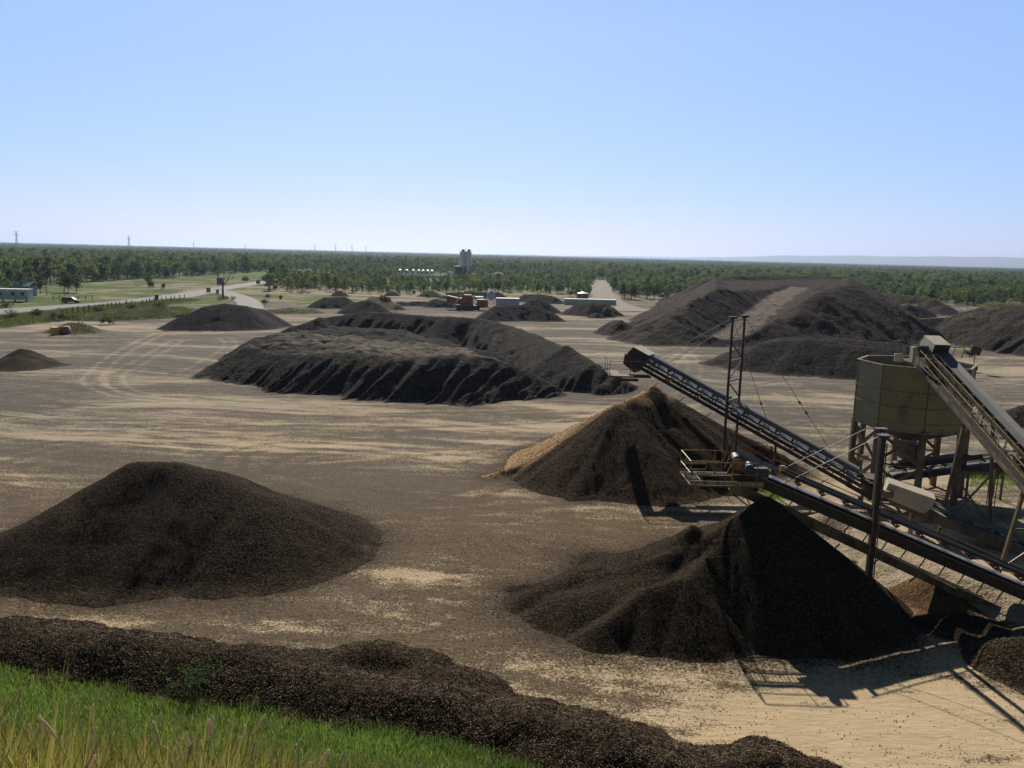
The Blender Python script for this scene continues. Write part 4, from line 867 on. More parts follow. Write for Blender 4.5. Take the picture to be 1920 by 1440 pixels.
# sign on the left front leg
lg = min(oc, key=lambda q: proj(*q)[0] ); q = PY(1617, 858, lg[1] - .2)
rs = thing('sign', 'small white notice board with dark lettering on the left hopper leg', 'sign', tuple(q))
mb = MB(); mb.box((q[0] + .12, q[1], q[2]), (.62, .03, .40)); mb.build('board', M['white'], rs)
mb = MB()
for i, (wd, hh) in enumerate(((.045, .1), (.05, .1), (.06, .1), (.045, .1), (.05, .09), (.05, .1), (.045, .1))):
    x = q[0] - .10 + i * .072
    if i in (0, 3, 5): mb.box((x, q[1] - .018, q[2] + .06), (.014, .006, hh)); mb.box((x + .02, q[1] - .018, q[2] + .10), (.034, .005, .014)); mb.box((x + .02, q[1] - .018, q[2] + .06), (.03, .005, .014)); mb.box((x + .02, q[1] - .018, q[2] + .02), (.034, .005, .014))
    else: mb.box((x - .012, q[1] - .018, q[2] + .06), (.014, .006, hh)); mb.box((x + .02, q[1] - .018, q[2] + .06), (.014, .006, hh)); mb.box((x + .004, q[1] - .018, q[2] + .06), (.03, .005, .014))
mb.build('lettering', M['bsign'], rs)

# ---------------- tall conveyor feeding the hopper
HC = PY(1752, 655, 52.0); TC = PY(1934, 850, 40.5)
e = Vector(TC) - Vector(HC); TC = tuple(Vector(HC) + e * 1.8)
C_ = Fr(HC, TC); bwC = .86
if C_.s.x > 0: C_.s = -C_.s
rc = thing('feed_conveyor', 'tall railed conveyor with pale belt rising over the hopper from the right', 'conveyor', (TC[0], TC[1], 0))
mb = MB()
for s_ in (-1, 1):
    v = .53 * s_
    mb.beam(C_(0, v, .0), C_(C_.L, v, .0), .09, .18, C_.n); mb.beam(C_(.2, v, -.8), C_(C_.L, v, -.8), .08, .12, C_.n)
    for i in range(int(C_.L / 1.3)):
        u = .4 + i * 1.3; mb.beam(C_(u, v, -.78), C_(u, v, 0), .05, .06, C_.a); mb.beam(C_(u, v, -.78), C_(u + 1.3, v, -.05), .05, .06, C_.n)
for i in range(int(C_.L / 1.3)): mb.beam(C_(.4 + i * 1.3, -.53, -.8), C_(.4 + i * 1.3, .53, -.8), .07, .08)
mb.build('frame', M['khaki2'], rc)
belt_part(rc, C_, bwC, M['belt_d'], .3, C_.L, .12, .4, trough=.16)
idlers(rc, C_, bwC, np.arange(1.2, C_.L, 1.3), M['steel'], M['rust'], .12, side=.12)
mb = MB(); mb.tube(C_(.2, -.65, -.06), C_(.2, .65, -.06), .2, 16); mb.build('head_pulley', M['steel'], rc, True)
mb = MB()
def pz(u, v, w): return C_(u, v, w)
top = [pz(-.8, -.52, .62), pz(-.8, .52, .62), pz(.85, .52, .74), pz(.85, -.52, .74)]
mb.add(top + [p_ - C_.n * .03 for p_ in top], [(0, 1, 2, 3), (7, 6, 5, 4), (0, 4, 5, 1), (1, 5, 6, 2), (2, 6, 7, 3), (3, 7, 4, 0)])
for v in (-.51, .51): mb.prism([pz(-.8, v, .59), pz(.85, v, .71), pz(.8, v, .2), pz(.7, v, -.4), pz(-.8, v, -.55), pz(-1.15, v, 0)], C_.s * (-.03 if v > 0 else .03))
mb.add([pz(-.8, -.53, .61), pz(-.8, .53, .61), pz(-1.17, .53, 0), pz(-1.17, -.53, 0), pz(-.8, -.53, -.55), pz(-.8, .53, -.55)], [(0, 1, 2, 3), (3, 2, 5, 4)])
mb.build('hood', M['tan'], rc)
mb = MB(); n_ = 8
vs_ = []
for i in range(n_ + 1):
    t_ = math.pi * i / n_; vv = -.47 * math.cos(t_); ww = .64 - .42 * math.sin(t_) ** .6; vs_ += [pz(.83, vv, .66), pz(.88, vv, ww)]
mb.add(vs_, [(2 * i, 2 * i + 2, 2 * i + 3, 2 * i + 1) for i in range(n_)]); mb.build('rubber_skirt', M['rubber'], rc)
mb = MB(); mb.prism([pz(-1.4, -.6, -.6), pz(.1, -.6, -.8), pz(-.2, -.6, -1.9), pz(-1.1, -.6, -1.6)], C_.s * 1.2); mb.build('discharge_chute', M['khaki2'], rc)
mb = MB(); mb.tube(pz(.2, .55, .12), pz(.2, 1.05, .12), .2, 14); mb.tube(pz(.2, 1.05, .12), pz(.2, 1.2, .12), .14, 14); mb.box(pz(.2, .85, -.25), (.4, .4, .4)); mb.build('drive_motor', M['motor'], rc)
mb = MB(); mb.box(pz(.1, 1.35, -.3), (.2, .45, .9)); mb.build('belt_guard', M['tan'], rc)
mb = MB(); mb.beam(C_(-.6, .86, -.83), C_(C_.L, .86, -.83), .52, .06, C_.n); mb.build('walkway', M['dark'], rc)
mb = MB(); mb.beam(C_(.3, 1.15, -.92), C_(C_.L, 1.15, -.92), .06, .22, C_.n); mb.build('walkway_stringer', M['khaki2'], rc)
handrail(rc, [C_(.9, 1.16, -.82), C_(C_.L, 1.16, -.82)], M['rail_t'], 1.05, step=1.5)
handrail(rc, [C_(2.6, .62, -.82), C_(C_.L, .62, -.82)], M['rail_y'], 1.05, step=1.1, name='inner_rail')
mb = MB(); mb.tube(pz(-.2, -1.0, .1), pz(-.2, -2.0, .1), .03, 6); mb.tube(pz(-.2, -2.0, .1), pz(-.2, -2.0, -.7), .03, 6); mb.tube(pz(-.2, -1.4, .1), pz(-.2, -1.4, -.7), .03, 6); mb.build('end_rail', M['rail_t'], rc)
for u, sp_ in ((7.0, .9), (13.8, .9)):
    for s_ in (-1, 1):
        q = C_(u, s_ * .8, -1.0); mb = MB(); mb.beam(q, (q.x + (-.9 if q.x < C_(u).x else .9) * .8, q.y + .2, -.1), .16, .16); mb.build('leg', M['khaki2'], rc)
    a = C_(u, .8, -1.0); b_ = C_(u, -.8, -1.0); mb = MB()
    mb.beam((a.x - .35, a.y, a.z * .55), (b_.x + .7, b_.y, .6), .08, .1); mb.beam((b_.x + .35, b_.y, b_.z * .55), (a.x - .7, a.y, .6), .08, .1); mb.beam((a.x - .35, a.y, a.z * .55), (b_.x + .35, b_.y, b_.z * .55), .08, .1); mb.build('leg_brace', M['khaki2'], rc)
g1 = P(2000, 900); mb = MB()
for u in (11.0, 12.5): q = C_(u, -.8, .1); mb.tube(q, (q.x + 9, q.y + 4, 14), .016, 5)
mb.pieces('stay_cable', M['wire'], rc)

# ---------------- discharge conveyor under the hopper
HD = (HX - 1.2, HY - .3, 1.55); TD = (HX + 6.8, HY - 1.2, 3.1)
D_ = Fr(TD, HD); rd = thing('discharge_conveyor', 'dark short conveyor running from beneath the hopper towards the right', 'conveyor', (HX, HY - 1, 0))
mb = MB()
for s_ in (-1, 1): mb.beam(D_(0, s_ * .55, -.4), D_(D_.L, s_ * .55, -.4), .1, .42, D_.n)
mb.build('frame', M['dark'], rd); belt_part(rd, D_, .9, M['rubber'], .2, D_.L, .12, .36); idlers(rd, D_, .9, np.arange(.8, D_.L, 1.3), M['steel'], M['redp'], .12)
mb = MB(); sweep(mb, D_, [(-.55, .2), (-.5, .55), (.5, .55), (.55, .2)], [2.2, D_.L - .3]); mb.build('skirt_cover', M['dark'], rd)
for u in (.9, 3.2):
    for s_ in (-1, 1): q = D_(u, s_ * .55, -.5); mb = MB(); mb.beam(q, (q.x, q.y, -.1), .12, .12); mb.build('leg', M['khaki2'], rd)
mb = MB()
for i in range(6): mb.tube((HX + 4.1, HY - 3.2, .3 + i * .33), (HX + 4.65, HY - 3.2, .3 + i * .33), .02, 5)
for x in (4.1, 4.65): mb.tube((HX + x, HY - 3.2, 0), (HX + x, HY - 3.2, 2.6), .028, 6)
mb.build('ladder', M['khaki2'], rd)
# ---------------- low transfer conveyor with tan cover
HE = PY(1700, 930, 46.2); TE = PY(1950, 1030, 43.5); e = Vector(TE) - Vector(HE); TE = tuple(Vector(HE) + e * 1.1)
E_ = Fr(HE, TE); re_ = thing('transfer_conveyor', 'low conveyor with flat tan head cover and pale silvery belt', 'conveyor', (TE[0], TE[1], 0))
mb = MB()
for s_ in (-1, 1): mb.beam(E_(-.8, s_ * .62, -.45), E_(E_.L, s_ * .62, -.45), .10, .5, E_.n)
mb.build('frame', M['khaki2'], re_); belt_part(re_, E_, 1.1, M['belt_d'], .0, E_.L, .1, .36); idlers(re_, E_, 1.1, np.arange(2.2, E_.L, 1.4), M['steel'], M['dark'], .1)
mb = MB(); f_ = [E_(-1.25, -.72, .50), E_(-1.25, .72, .50), E_(1.35, .72, .62), E_(1.35, -.72, .62)]
mb.add(f_ + [q - E_.n * .04 for q in f_], [(0, 1, 2, 3), (7, 6, 5, 4), (0, 4, 5, 1), (1, 5, 6, 2), (2, 6, 7, 3), (3, 7, 4, 0)])
for v in (-.70, .70): mb.prism([E_(-1.25, v, .48), E_(1.35, v, .58), E_(1.35, v, .0), E_(1.1, v, -.45), E_(-1.25, v, -.45)], E_.s * (.03 if v < 0 else -.03))
mb.add([E_(-1.26, -.72, .49), E_(-1.26, .72, .49), E_(-1.26, .72, -.45), E_(-1.26, -.72, -.45)], [(0, 1, 2, 3)]); mb.build('head_cover', M['tan'], re_)
mb = MB(); mb.box(E_(-1.1, .95, -.1), (.45, .35, .4)); mb.tube(E_(-1.5, .95, -.1), E_(-.8, .95, -.1), .14, 10); mb.build('drive_motor', M['khaki2'], re_)
handrail(re_, [E_(3.2, .80, -.25), E_(E_.L, .80, -.25)], M['khaki2'], .85, step=3.2, mid=False)
handrail(re_, [E_(2.2, -.85, -.25), E_(E_.L, -.85, -.25)], M['khaki2'], .8, step=2.6, mid=False)
for u in (.6, 4.5, 8.0):
    if u < E_.L:
        for s_ in (-1, 1): q = E_(u, s_ * .62, -.6); mb = MB(); mb.beam(q, (q.x, q.y, -.1), .12, .12); mb.build('leg', M['khaki2'], re_)
# ---------------- site clutter under the plant
rw = thing('retaining_wall', 'low grey concrete block wall behind the conveyor legs at the right', 'wall', P(1880, 905))
mb = MB(); q = P(1860, 905); mb.box((q[0] + 1.5, q[1] + 3, .6), (7, .4, 1.3)); mb.build('wall', M['rust'], rw)
lt = P(1817, 697)
rl = thing('light_tower', 'mobile floodlight trailer standing alone behind the tall conveyor', 'light tower', lt)
k_ = lt[1] / 60.0
mb = MB(); mb.box((lt[0], lt[1], .7), (1.9, 1.2, .9)); mb.build('trailer_body', M['khaki2'], rl, bevel=.05)
mb = MB(); mb.box((lt[0] - 1.4, lt[1], .5), (1.1, .1, .1)); mb.build('drawbar', M['dark'], rl)
for s_ in (-1, 1): mb = MB(); mb.tube((lt[0], lt[1] + s_ * .78 - .1, .35), (lt[0], lt[1] + s_ * .78 + .1, .35), .35, 14); mb.build('wheel', M['rubber'], rl)
mb = MB(); mb.tube((lt[0] + .6, lt[1], 1.3), (lt[0] + .6, lt[1], 2.9), .07, 8); mb.build('mast', M['steel'], rl)
mb = MB(); mb.box((lt[0] + .5, lt[1] - .2, 3.3), (1.6, .6, 1.2), Matrix.Rotation(.25, 3, 'Y')); mb.build('lamp_head', M['dark'], rl, bevel=.12)
mb = MB(); mb.box((lt[0] + .62, lt[1] - .2, 3.93), (1.6, .6, .05), Matrix.Rotation(.25, 3, 'Y')); mb.build('lamp_cover', M['offw'], rl)
# ================================================================== FAR SIDE OF THE YARD AND ROAD
def lbox(o, c, d, rz=0.0): 
    R_ = Matrix.Rotation(rz, 3, 'Z'); o.box(c, d, R_); return o
# sealed haul road and dirt tracks (ribbons lying on the ground)
def ribbon(name, label, pts, w, m, z=.06, w2=None):
    pts = [np.array(p[:2]) for p in pts]; V = []; n = len(pts); d0 = 0
    W0 = w
    for i, p in enumerate(pts):
        if w2: w = W0 + (w2 - W0) * min(1, i / n * 1.6)
        d = pts[min(i + 1, n - 1)] - pts[max(i - 1, 0)]; d = d / np.hypot(*d); s = np.array([-d[1], d[0]])
        for t_ in np.linspace(-1, 1, 7):
            e = (1 + .10 * float(pn(i * .7, t_ * 3 + 5))) if abs(t_) == 1 else 1
            q = p + s * w / 2 * t_ * e; V.append((q[0], q[1], z + .10 * (1 - t_ * t_)))
    F = [(i * 7 + j, i * 7 + j + 1, i * 7 + j + 8, i * 7 + j + 7) for i in range(n - 1) for j in range(6)]
    o = link(name, npmesh(name, V, np.array(F), m, True)); setp(o, label, None, None, 'structure'); return o
mr_, t, b = mk('road_surface'); p = coords(t)
c = mix(t, ramp(t, noise(t, p, .5, 6, .65, .5, 2.0, 1), [(.35, (0, 0, 0)), (.68, (1, 1, 1))]), (.12, .117, .115), (.23, .205, .175))
t.links.new(c, b.inputs['Base Color']); b.inputs['Roughness'].default_value = .9; M['road'] = mr_
mr_, t, b = mk('track_surface'); p = coords(t)
c = mix(t, ramp(t, noise(t, p, .3, 6, .7, 2.0, .4, 1), [(.35, (0, 0, 0)), (.68, (1, 1, 1))]), (.13, .11, .095), (.22, .17, .125))
t.links.new(c, b.inputs['Base Color']); b.inputs['Roughness'].default_value = .95; M['track'] = mr_
def fine(pp, n=16): return curve_w([P(a, b_)[:2] for a, b_ in pp], n)
def curve_w(pts, n=16):
    out = []
    for i in range(len(pts) - 1):
        p0 = np.array(pts[max(i - 1, 0)]); p1 = np.array(pts[i]); p2 = np.array(pts[i + 1]); p3 = np.array(pts[min(i + 2, len(pts) - 1)])
        for t_ in np.linspace(0, 1, n, endpoint=False): out.append(.5 * ((2 * p1) + (p2 - p0) * t_ + (2 * p0 - 5 * p1 + 4 * p2 - p3) * t_ * t_ + (3 * p1 - p0 - 3 * p2 + p3) * t_ ** 3))
    return out + [np.array(pts[-1])]
ribbon('road', 'grey gravel road running along the left side into the bush', fine([(-700, 655), (-300, 618), (0, 587), (140, 576), (260, 566), (360, 551), (430, 539), (500, 528), (570, 520), (620, 515)]), 24, M['road'], .06, 9)
ribbon('track', 'curving side track joining the road to the yard', fine([(400, 544), (430, 551), (455, 560), (468, 570), (470, 580)]), 7, M['road'], .07)
ribbon('track', 'straight dirt track cut through the bush to the horizon', fine([(1195, 585), (1150, 572), (1130, 560), (1125, 548), (1124, 536), (1126, 526)]), 13, M['track'], .07)
ribbon('track', 'brown dirt track across the far edge of the yard', fine([(480, 549), (560, 549), (680, 554), (800, 558)]), 9, M['track'], .05)
ribbon('track', 'thin pale track through the roadside grass', fine([(40, 556), (100, 551), (200, 546), (300, 541), (360, 536)]), 3.5, M['track'], .05)
# grassy strip between the road and the yard
heap('verge_bank', 'low grassy bank between the left road and the yard', [dict(pts=[P(-300, 640, .5), P(0, 604, .7), P(110, 592, .7), P(170, 590, 1.0), P(230, 584, 1.5), P(290, 578, 1.8), P(325, 577, 1.0)], r=1.5, s=.30),
     dict(pts=[P(20, 594, .5), P(150, 580, .6), P(260, 570, .5), P(340, 562, .4)], r=3, s=.15)], M['g_grass'], res=.6, rough=.22, toe=.2, kind='structure')
heap('verge_bank', 'overgrown drain bank left of the far heaps', [dict(pts=[P(500, 581, .8), P(540, 578, 1.2), P(580, 580, .9)], r=1.5, s=.35)], M['g_grass'], res=.6, rough=.25, kind='structure')
# long portable building
q = P(16, 566); rz = math.radians(8)
r_ = thing('portable_building', 'long white portable office building at the left edge beside the road', 'building', q)
W_ = 13.0
def bp(x, y, z): return (q[0] + x * math.cos(rz) - y * math.sin(rz), q[1] + x * math.sin(rz) + y * math.cos(rz), z)
mb = MB(); lbox(mb, bp(-1.6, 1.8, 2.0), (W_, 3.2, 2.7), rz); mb.build('wall', M['offw'], r_)
mb = MB(); lbox(mb, bp(-1.6, 1.8, 3.42), (W_ + .4, 3.6, .14), rz); mb.build('roof', M['white'], r_)
for x in (-5.5, -2.2, 1.2, 3.6): mb = MB(); lbox(mb, bp(x, .15, 2.2), (.8, .1, .9), rz); mb.build('window', M['glass'], r_)
mb = MB(); lbox(mb, bp(2.2, .13, 1.75), (.85, .1, 2.0), rz); mb.build('door', M['paleblue'], r_)
for x in (-4, 0, 3): mb = MB(); lbox(mb, bp(x, .1, 3.0), (.9, .5, .45), rz); mb.build('air_conditioner', M['conc'], r_)
for x in (-7.5, -4.5, -1.6, 1.4, 4.4): mb = MB(); lbox(mb, bp(x, .5, .3), (.3, .3, .75), rz); mb.build('stump', M['dark'], r_)
q = P(34, 556); r_ = thing('shed', 'small teal roofed shed behind the white portable building', 'shed', q)
mb = MB(); mb.box((q[0], q[1] + 3, 1.5), (5.5, 4, 3.0)); mb.build('wall', M['teal'], r_)
mb = MB(); mb.prism([(q[0] - 3.1, q[1] + .8, 3.0), (q[0] + 3.1, q[1] + .8, 3.0), (q[0] + 3.1, q[1] + 3, 4.1), (q[0] - 3.1, q[1] + 3, 4.1)], (0, 0, .08)); mb.prism([(q[0] - 3.1, q[1] + 5.2, 3.0), (q[0] + 3.1, q[1] + 5.2, 3.0), (q[0] + 3.1, q[1] + 3.01, 4.1), (q[0] - 3.1, q[1] + 3.01, 4.1)], (0, 0, .08)); mb.build('roof', M['teal'], r_)
# station wagon
q = P(133, 568); r_ = thing('station_wagon', 'dusty orange brown station wagon parked beside the left road', 'car', q, None, math.radians(8))
mb = MB(); mb.prism([(-2.3, -.85, .35), (2.3, -.85, .35), (2.35, -.85, .75), (1.2, -.85, .95), (-2.2, -.85, 1.0), (-2.35, -.85, .7)], (0, 1.7, 0)); mb.build('body', M['carp'], r_, bevel=.06)
mb = MB(); mb.prism([(-2.15, -.75, 1.0), (1.15, -.75, .95), (.45, -.75, 1.52), (-1.9, -.75, 1.55)], (0, 1.5, 0)); mb.build('windows', M['glass'], r_, bevel=.05)
mb = MB(); mb.prism([(-1.95, -.74, 1.56), (.5, -.74, 1.53), (.3, -.74, 1.60), (-1.85, -.74, 1.62)], (0, 1.48, 0)); mb.build('roof', M['carp'], r_)
mb = MB(); mb.prism([(.45, -.68, 1.53), (1.18, -.68, .97), (1.22, -.68, .99), (.5, -.68, 1.56)], (0, 1.36, 0)); mb.build('windscreen', M['white'], r_)
for x in (-1.45, 1.5):
    for s_ in (-1, 1):
        mb = MB(); mb.tube((x, s_ * .72, .34), (x, s_ * .90, .34), .34, 14); w_ = mb.build('wheel', M['rubber'], r_); mb = MB(); mb.tube((x, s_ * .90, .34), (x, s_ * .92, .34), .18, 10); mb.build('rim', M['steel'], w_)
for s_ in (-1, 1): mb = MB(); mb.box((2.34, s_ * .6, .72), (.06, .3, .16)); mb.build('headlight', M['white'], r_)
# pole and gates
q = P(88, 553); r_ = thing('utility_pole', 'slim grey utility pole with crossarm behind the wagon', 'pole', q)
mb = MB(); mb.tube((q[0], q[1], 0), (q[0] - .3, q[1], 5.6), .11, 8, .07); mb.build('pole', M['bark'], r_); mb = MB(); mb.beam((q[0] - .9, q[1], 2.4), (q[0] + .5, q[1], 2.4), .08, .1); mb.build('crossarm', M['bark'], r_)
for (a, b_, lab) in ((100, 122, 'low red rail fence left of the parked wagon'), (147, 174, 'low red rail gate right of the parked wagon')):
    q0 = P(a, 564); q1 = P(b_, 563); r_ = thing('rail_fence', lab, 'fence', q0)
    mb = MB(); [mb.beam((q0[0], q0[1], z), (q1[0], q1[1], z), .07, .07) for z in (.5, .95, 1.35)]; mb.build('rail', M['rust'], r_)
    for k_ in (0, .5, 1): x = q0[0] + (q1[0] - q0[0]) * k_; y = q0[1] + (q1[1] - q0[1]) * k_; mb = MB(); mb.beam((x, y, 0), (x, y, 1.5), .12, .12); mb.build('post', M['rust'], r_)
# red roadside posts
n_ = 0
proto = None
for a, b_ in [(118, 593), (127, 590), (138, 588), (148, 586), (158, 586), (168, 583), (177, 583), (186, 582), (195, 581), (203, 579), (210, 578), (218, 577), (226, 576), (236, 573), (246, 573), (268, 572), (275, 570), (282, 569), (290, 568), (304, 566), (312, 565), (320, 565), (328, 563), (338, 562), (345, 561)]:
    q = P(a, b_, .5)
    if proto is None:
        proto = thing('marker_post', 'short rusty red marker post in the row along the road verge', 'marker post', (q[0], q[1], 0), 'red marker posts along the road'); BASE[proto.name] = (0, 0, 0)
        mb = MB(); mb.beam((0, 0, 0), (0, 0, 1.7), .16, .16); mb.build('post', M['rust'], proto); mb = MB(); mb.box((0, 0, 1.8), (.24, .24, .2)); mb.build('cap', M['redp'], proto)
    else:
        c_ = proto.copy(); COL.objects.link(c_); c_.location = (q[0], q[1], 0); c_.rotation_euler.y = random.uniform(-.12, .12)
        for ch in proto.children: d_ = ch.copy(); COL.objects.link(d_); d_.parent = c_
# signs near the junction
def sign(px, py, w_, h_, z, mat, lab, legs=2):
    q = P(px, py); r_ = thing('road_sign', lab, 'sign', q)
    mb = MB(); mb.box((q[0], q[1], z + h_ / 2), (w_, .08, h_)); mb.build('board', mat, r_)
    for s_ in ((-1, 1) if legs == 2 else (0,)): mb = MB(); mb.beam((q[0] + s_ * w_ * .35, q[1] + .08, 0), (q[0] + s_ * w_ * .35, q[1] + .08, z + h_), .1, .1); mb.build('post', M['steel'], r_)
    return r_
sign(391, 550, 1.5, 1.6, .4, M['teal'], 'pale teal board sign on two posts at the road junction')
sign(408, 552, .9, 1.3, .3, M['dark'], 'narrow dark post sign between the teal board and bare tree', 1)
sign(413, 543, 2.5, 2.6, 1.9, M['bsign'], 'large dark blue sign board behind the bare tree')
sign(294, 566, 1.1, 1.5, .5, M['dark'], 'dark square sign board in the road verge left of the posts', 1)
sign(484, 533, 1.8, 1.5, .3, M['bsign'], 'small blue grey sign far along the road')
# yellow bin and brown drum box by the overgrown heap
q = P(101, 628); r_ = thing('yellow_bin', 'yellow plastic bin standing at the foot of the overgrown heap', 'bin', q)
mb = MB(); mb.box((q[0], q[1] + .4, .62), (1.1, 1.0, 1.24)); mb.build('body', M['yellow'], r_, bevel=.06); mb = MB(); mb.box((q[0], q[1] + .4, 1.28), (1.2, 1.1, .12)); mb.build('lid', M['yellow'], r_)
q = P(115, 627); r_ = thing('water_tank', 'low brown plastic tank beside the yellow bin', 'tank', q)
mb = MB(); mb.tube((q[0] - .8, q[1] + .6, .75), (q[0] + 1.1, q[1] + .6, .75), .72, 14); mb.build('body', M['brownp'], r_, True); mb = MB(); mb.box((q[0] + .1, q[1] + .6, .15), (1.8, 1.2, .3)); mb.build('cradle', M['dark'], r_)
# crusher
q = P(872, 581); X0, Y0_ = q[0], q[1]
r_ = thing('mobile_crusher', 'orange mobile screening plant with tilted white conveyor between the far heaps', 'crusher', q)
mb = MB(); mb.prism([(X0 - 5.5, Y0_, 2.2), (X0 - 1.2, Y0_, 1.4), (X0 - 1.2, Y0_, 3.2), (X0 - 5.2, Y0_, 4.0)], (0, 2.6, 0)); mb.build('feed_hopper', M['orange'], r_)
mb = MB(); mb.box((X0 + .5, Y0_ + 1.5, 2.3), (3.4, 2.4, 2.2)); mb.prism([(X0 - 1.0, Y0_ + .3, 3.4), (X0 + 2.2, Y0_ + .3, 3.4), (X0 + 1.6, Y0_ + .3, 4.3), (X0 - .4, Y0_ + .3, 4.3)], (0, 2.2, 0)); mb.build('screen_box', M['orange'], r_)
mb = MB(); mb.box((X0 + 4.9, Y0_ + 1.5, 1.9), (3.2, 2.2, 2.2)); mb.build('engine_cover', M['orange'], r_, bevel=.15)
mb = MB(); mb.beam((X0 - 3.6, Y0_ - 1.2, .5), (X0 - .6, Y0_ - 1.6, 5.3), .35, 1.0, (0, -1, 0)); mb.build('side_conveyor', M['white'], r_)
mb = MB(); mb.beam((X0 + 2.2, Y0_ + .2, 4.0), (X0 + 6.2, Y0_ + .0, 3.0), .8, .2); mb.build('roof_plate', M['white'], r_)
mb = MB(); mb.beam((X0 - 9.2, Y0_ + 1.5, 5.2), (X0 - 4.2, Y0_ + 1.5, 3.2), .8, .25); mb.build('rear_conveyor', M['white'], r_)
for s_ in (0, 2.3):
    mb = MB(); mb.prism([(X0 - 2.6, Y0_ + s_, .25), (X0 - 2.2, Y0_ + s_, 0), (X0 + 3.8, Y0_ + s_, 0), (X0 + 4.2, Y0_ + s_, .25), (X0 + 4.0, Y0_ + s_, .8), (X0 - 2.4, Y0_ + s_, .8)], (0, .5, 0)); mb.build('crawler_track', M['dark'], r_)
mb = MB(); mb.box((X0 + .8, Y0_ + 1.4, 1.05), (7.0, 2.0, .4)); mb.build('chassis', M['dark'], r_)
# containers and screening tower
def container(px0, px1, pyb, h_, mat, lab, depth=2.45, name='shipping_container'):
    a = P(px0, pyb); b_ = P(px1, pyb); L = b_[0] - a[0]; r_ = thing(name, lab, 'container', ((a[0] + b_[0]) / 2, a[1], 0)); cx = (a[0] + b_[0]) / 2
    mb = MB(); n_ = int(L / .28)
    pr = [];
    for i in range(n_ + 1): pr.append((a[0] + L * i / n_, a[1] + (.04 if i % 2 else 0)))
    v = [(x, y, z) for z in (.15, h_) for x, y in pr]; m_ = n_ + 1
    mb.add(v, [(i, i + 1, i + 1 + m_, i + m_) for i in range(n_)]); mb.box((cx, a[1] + depth / 2 + .06, h_ / 2 + .08), (L - .02, depth, h_ - .16)); mb.build('wall', mat, r_)
    mb = MB(); mb.box((cx, a[1] + depth / 2, h_ + .02), (L + .08, depth + .14, .10)); mb.build('roof', M['white'], r_)
    for x in (a[0], b_[0]): mb = MB(); mb.box((x, a[1] + .02, h_ / 2), (.16, .16, h_)); mb.build('corner_post', mat, r_)
    return r_
container(930, 973, 576, 2.75, M['paleblue'], 'pale blue shipping container beside the screening tower')
container(1058, 1150, 571, 1.9, M['palegreen'], 'long low pale green container behind the wide grey heap')
q = P(920, 576); X0, Y0_ = q[0], q[1] - .6
r_ = thing('screening_tower', 'small white framed tower with round silo beside the blue container', 'tower', (X0, Y0_, 0))
for a in (-1.1, 1.1):
    for b_ in (0, 2.2): mb = MB(); mb.beam((X0 + a, Y0_ + b_, 0), (X0 + a, Y0_ + b_, 3.0), .18, .18); mb.build('leg', M['white'], r_)
mb = MB(); mb.tube((X0, Y0_ + 1.1, 2.9), (X0, Y0_ + 1.1, 4.5), 1.2, 18); mb.tube((X0, Y0_ + 1.1, 4.5), (X0, Y0_ + 1.1, 5.1), 1.2, 18, .45); mb.tube((X0, Y0_ + 1.1, 1.9), (X0, Y0_ + 1.1, 2.9), .3, 14, 1.1); mb.build('silo', M['paleblue'], r_)
mb = MB()
for z0_ in (.2, 1.6): mb.beam((X0 - 1.1, Y0_, z0_), (X0 + 1.1, Y0_, z0_ + 1.3), .1, .1); mb.beam((X0 + 1.1, Y0_, z0_), (X0 - 1.1, Y0_, z0_ + 1.3), .1, .1)
mb.pieces('brace', M['white'], r_, 2)
mb = MB(); mb.box((X0 - 3.6, Y0_ + 1.2, 3.1), (2.6, 1.8, .15)); mb.build('canopy', M['white'], r_)
for a in (-4.7, -2.5): mb = MB(); mb.beam((X0 + a, Y0_ + .5, 0), (X0 + a, Y0_ + .5, 3.1), .12, .12); mb.build('canopy_post', M['white'], r_)
mb = MB(); mb.box((X0 - 3.6, Y0_ + 1.2, .6), (2.2, 1.4, 1.2)); mb.build('generator', M['brownp'], r_)
q = P(1094, 566); r_ = thing('water_tank', 'round grey tank with pale conical top behind the green container', 'tank', q)
mb = MB(); mb.tube((q[0], q[1] + 4, 0), (q[0], q[1] + 4, 2.9), 2.1, 24); mb.build('shell', M['steel'], r_); mb = MB(); mb.tube((q[0], q[1] + 4, 2.9), (q[0], q[1] + 4, 3.5), 2.15, 24, .2); mb.build('roof', M['white'], r_)
# concrete batching plant beyond the bush
q = P(874, 522); D_Y = q[1]
r_ = thing('batching_plant', 'twin pale cement silos over a dark batching structure beyond the trees', 'batching plant', q)
for px in (867.3, 878.2):
    x = PY(px, 500, D_Y)[0]; zt = PY(px, 471.5, D_Y)[2]; zb_ = PY(px, 499, D_Y)[2]
    mb = MB(); mb.tube((x, D_Y, zb_), (x, D_Y, zt), 1.95, 18); mb.tube((x, D_Y, zb_ - 4), (x, D_Y, zb_), .5, 14, 1.9); s_ = mb.build('silo', M['conc'], r_)
    mb = MB(); mb.box((x + .3, D_Y, zt + .6), (1.7, 1.6, 1.5)); mb.build('dust_filter', M['motor'], s_)
    mb = MB(); [mb.tube((x - 1.8 + a, D_Y - 1, zt), (x - 1.8 + a, D_Y - 1, zt + 1.2), .08, 5) for a in (0, 1.2, 2.4, 3.6)]; mb.box((x, D_Y - 1, zt + 1.2), (3.7, .1, .1)); mb.build('top_rail', M['dark'], s_)
    for a in (-1.4, 1.4):
        for b_ in (-1.4, 1.4): mb = MB(); mb.beam((x + a, D_Y + b_, 0), (x + a, D_Y + b_, zb_), .3, .3); mb.build('leg', M['rust'], r_)
x = PY(860, 505, D_Y)[0]; zt = PY(860, 497, D_Y)[2]
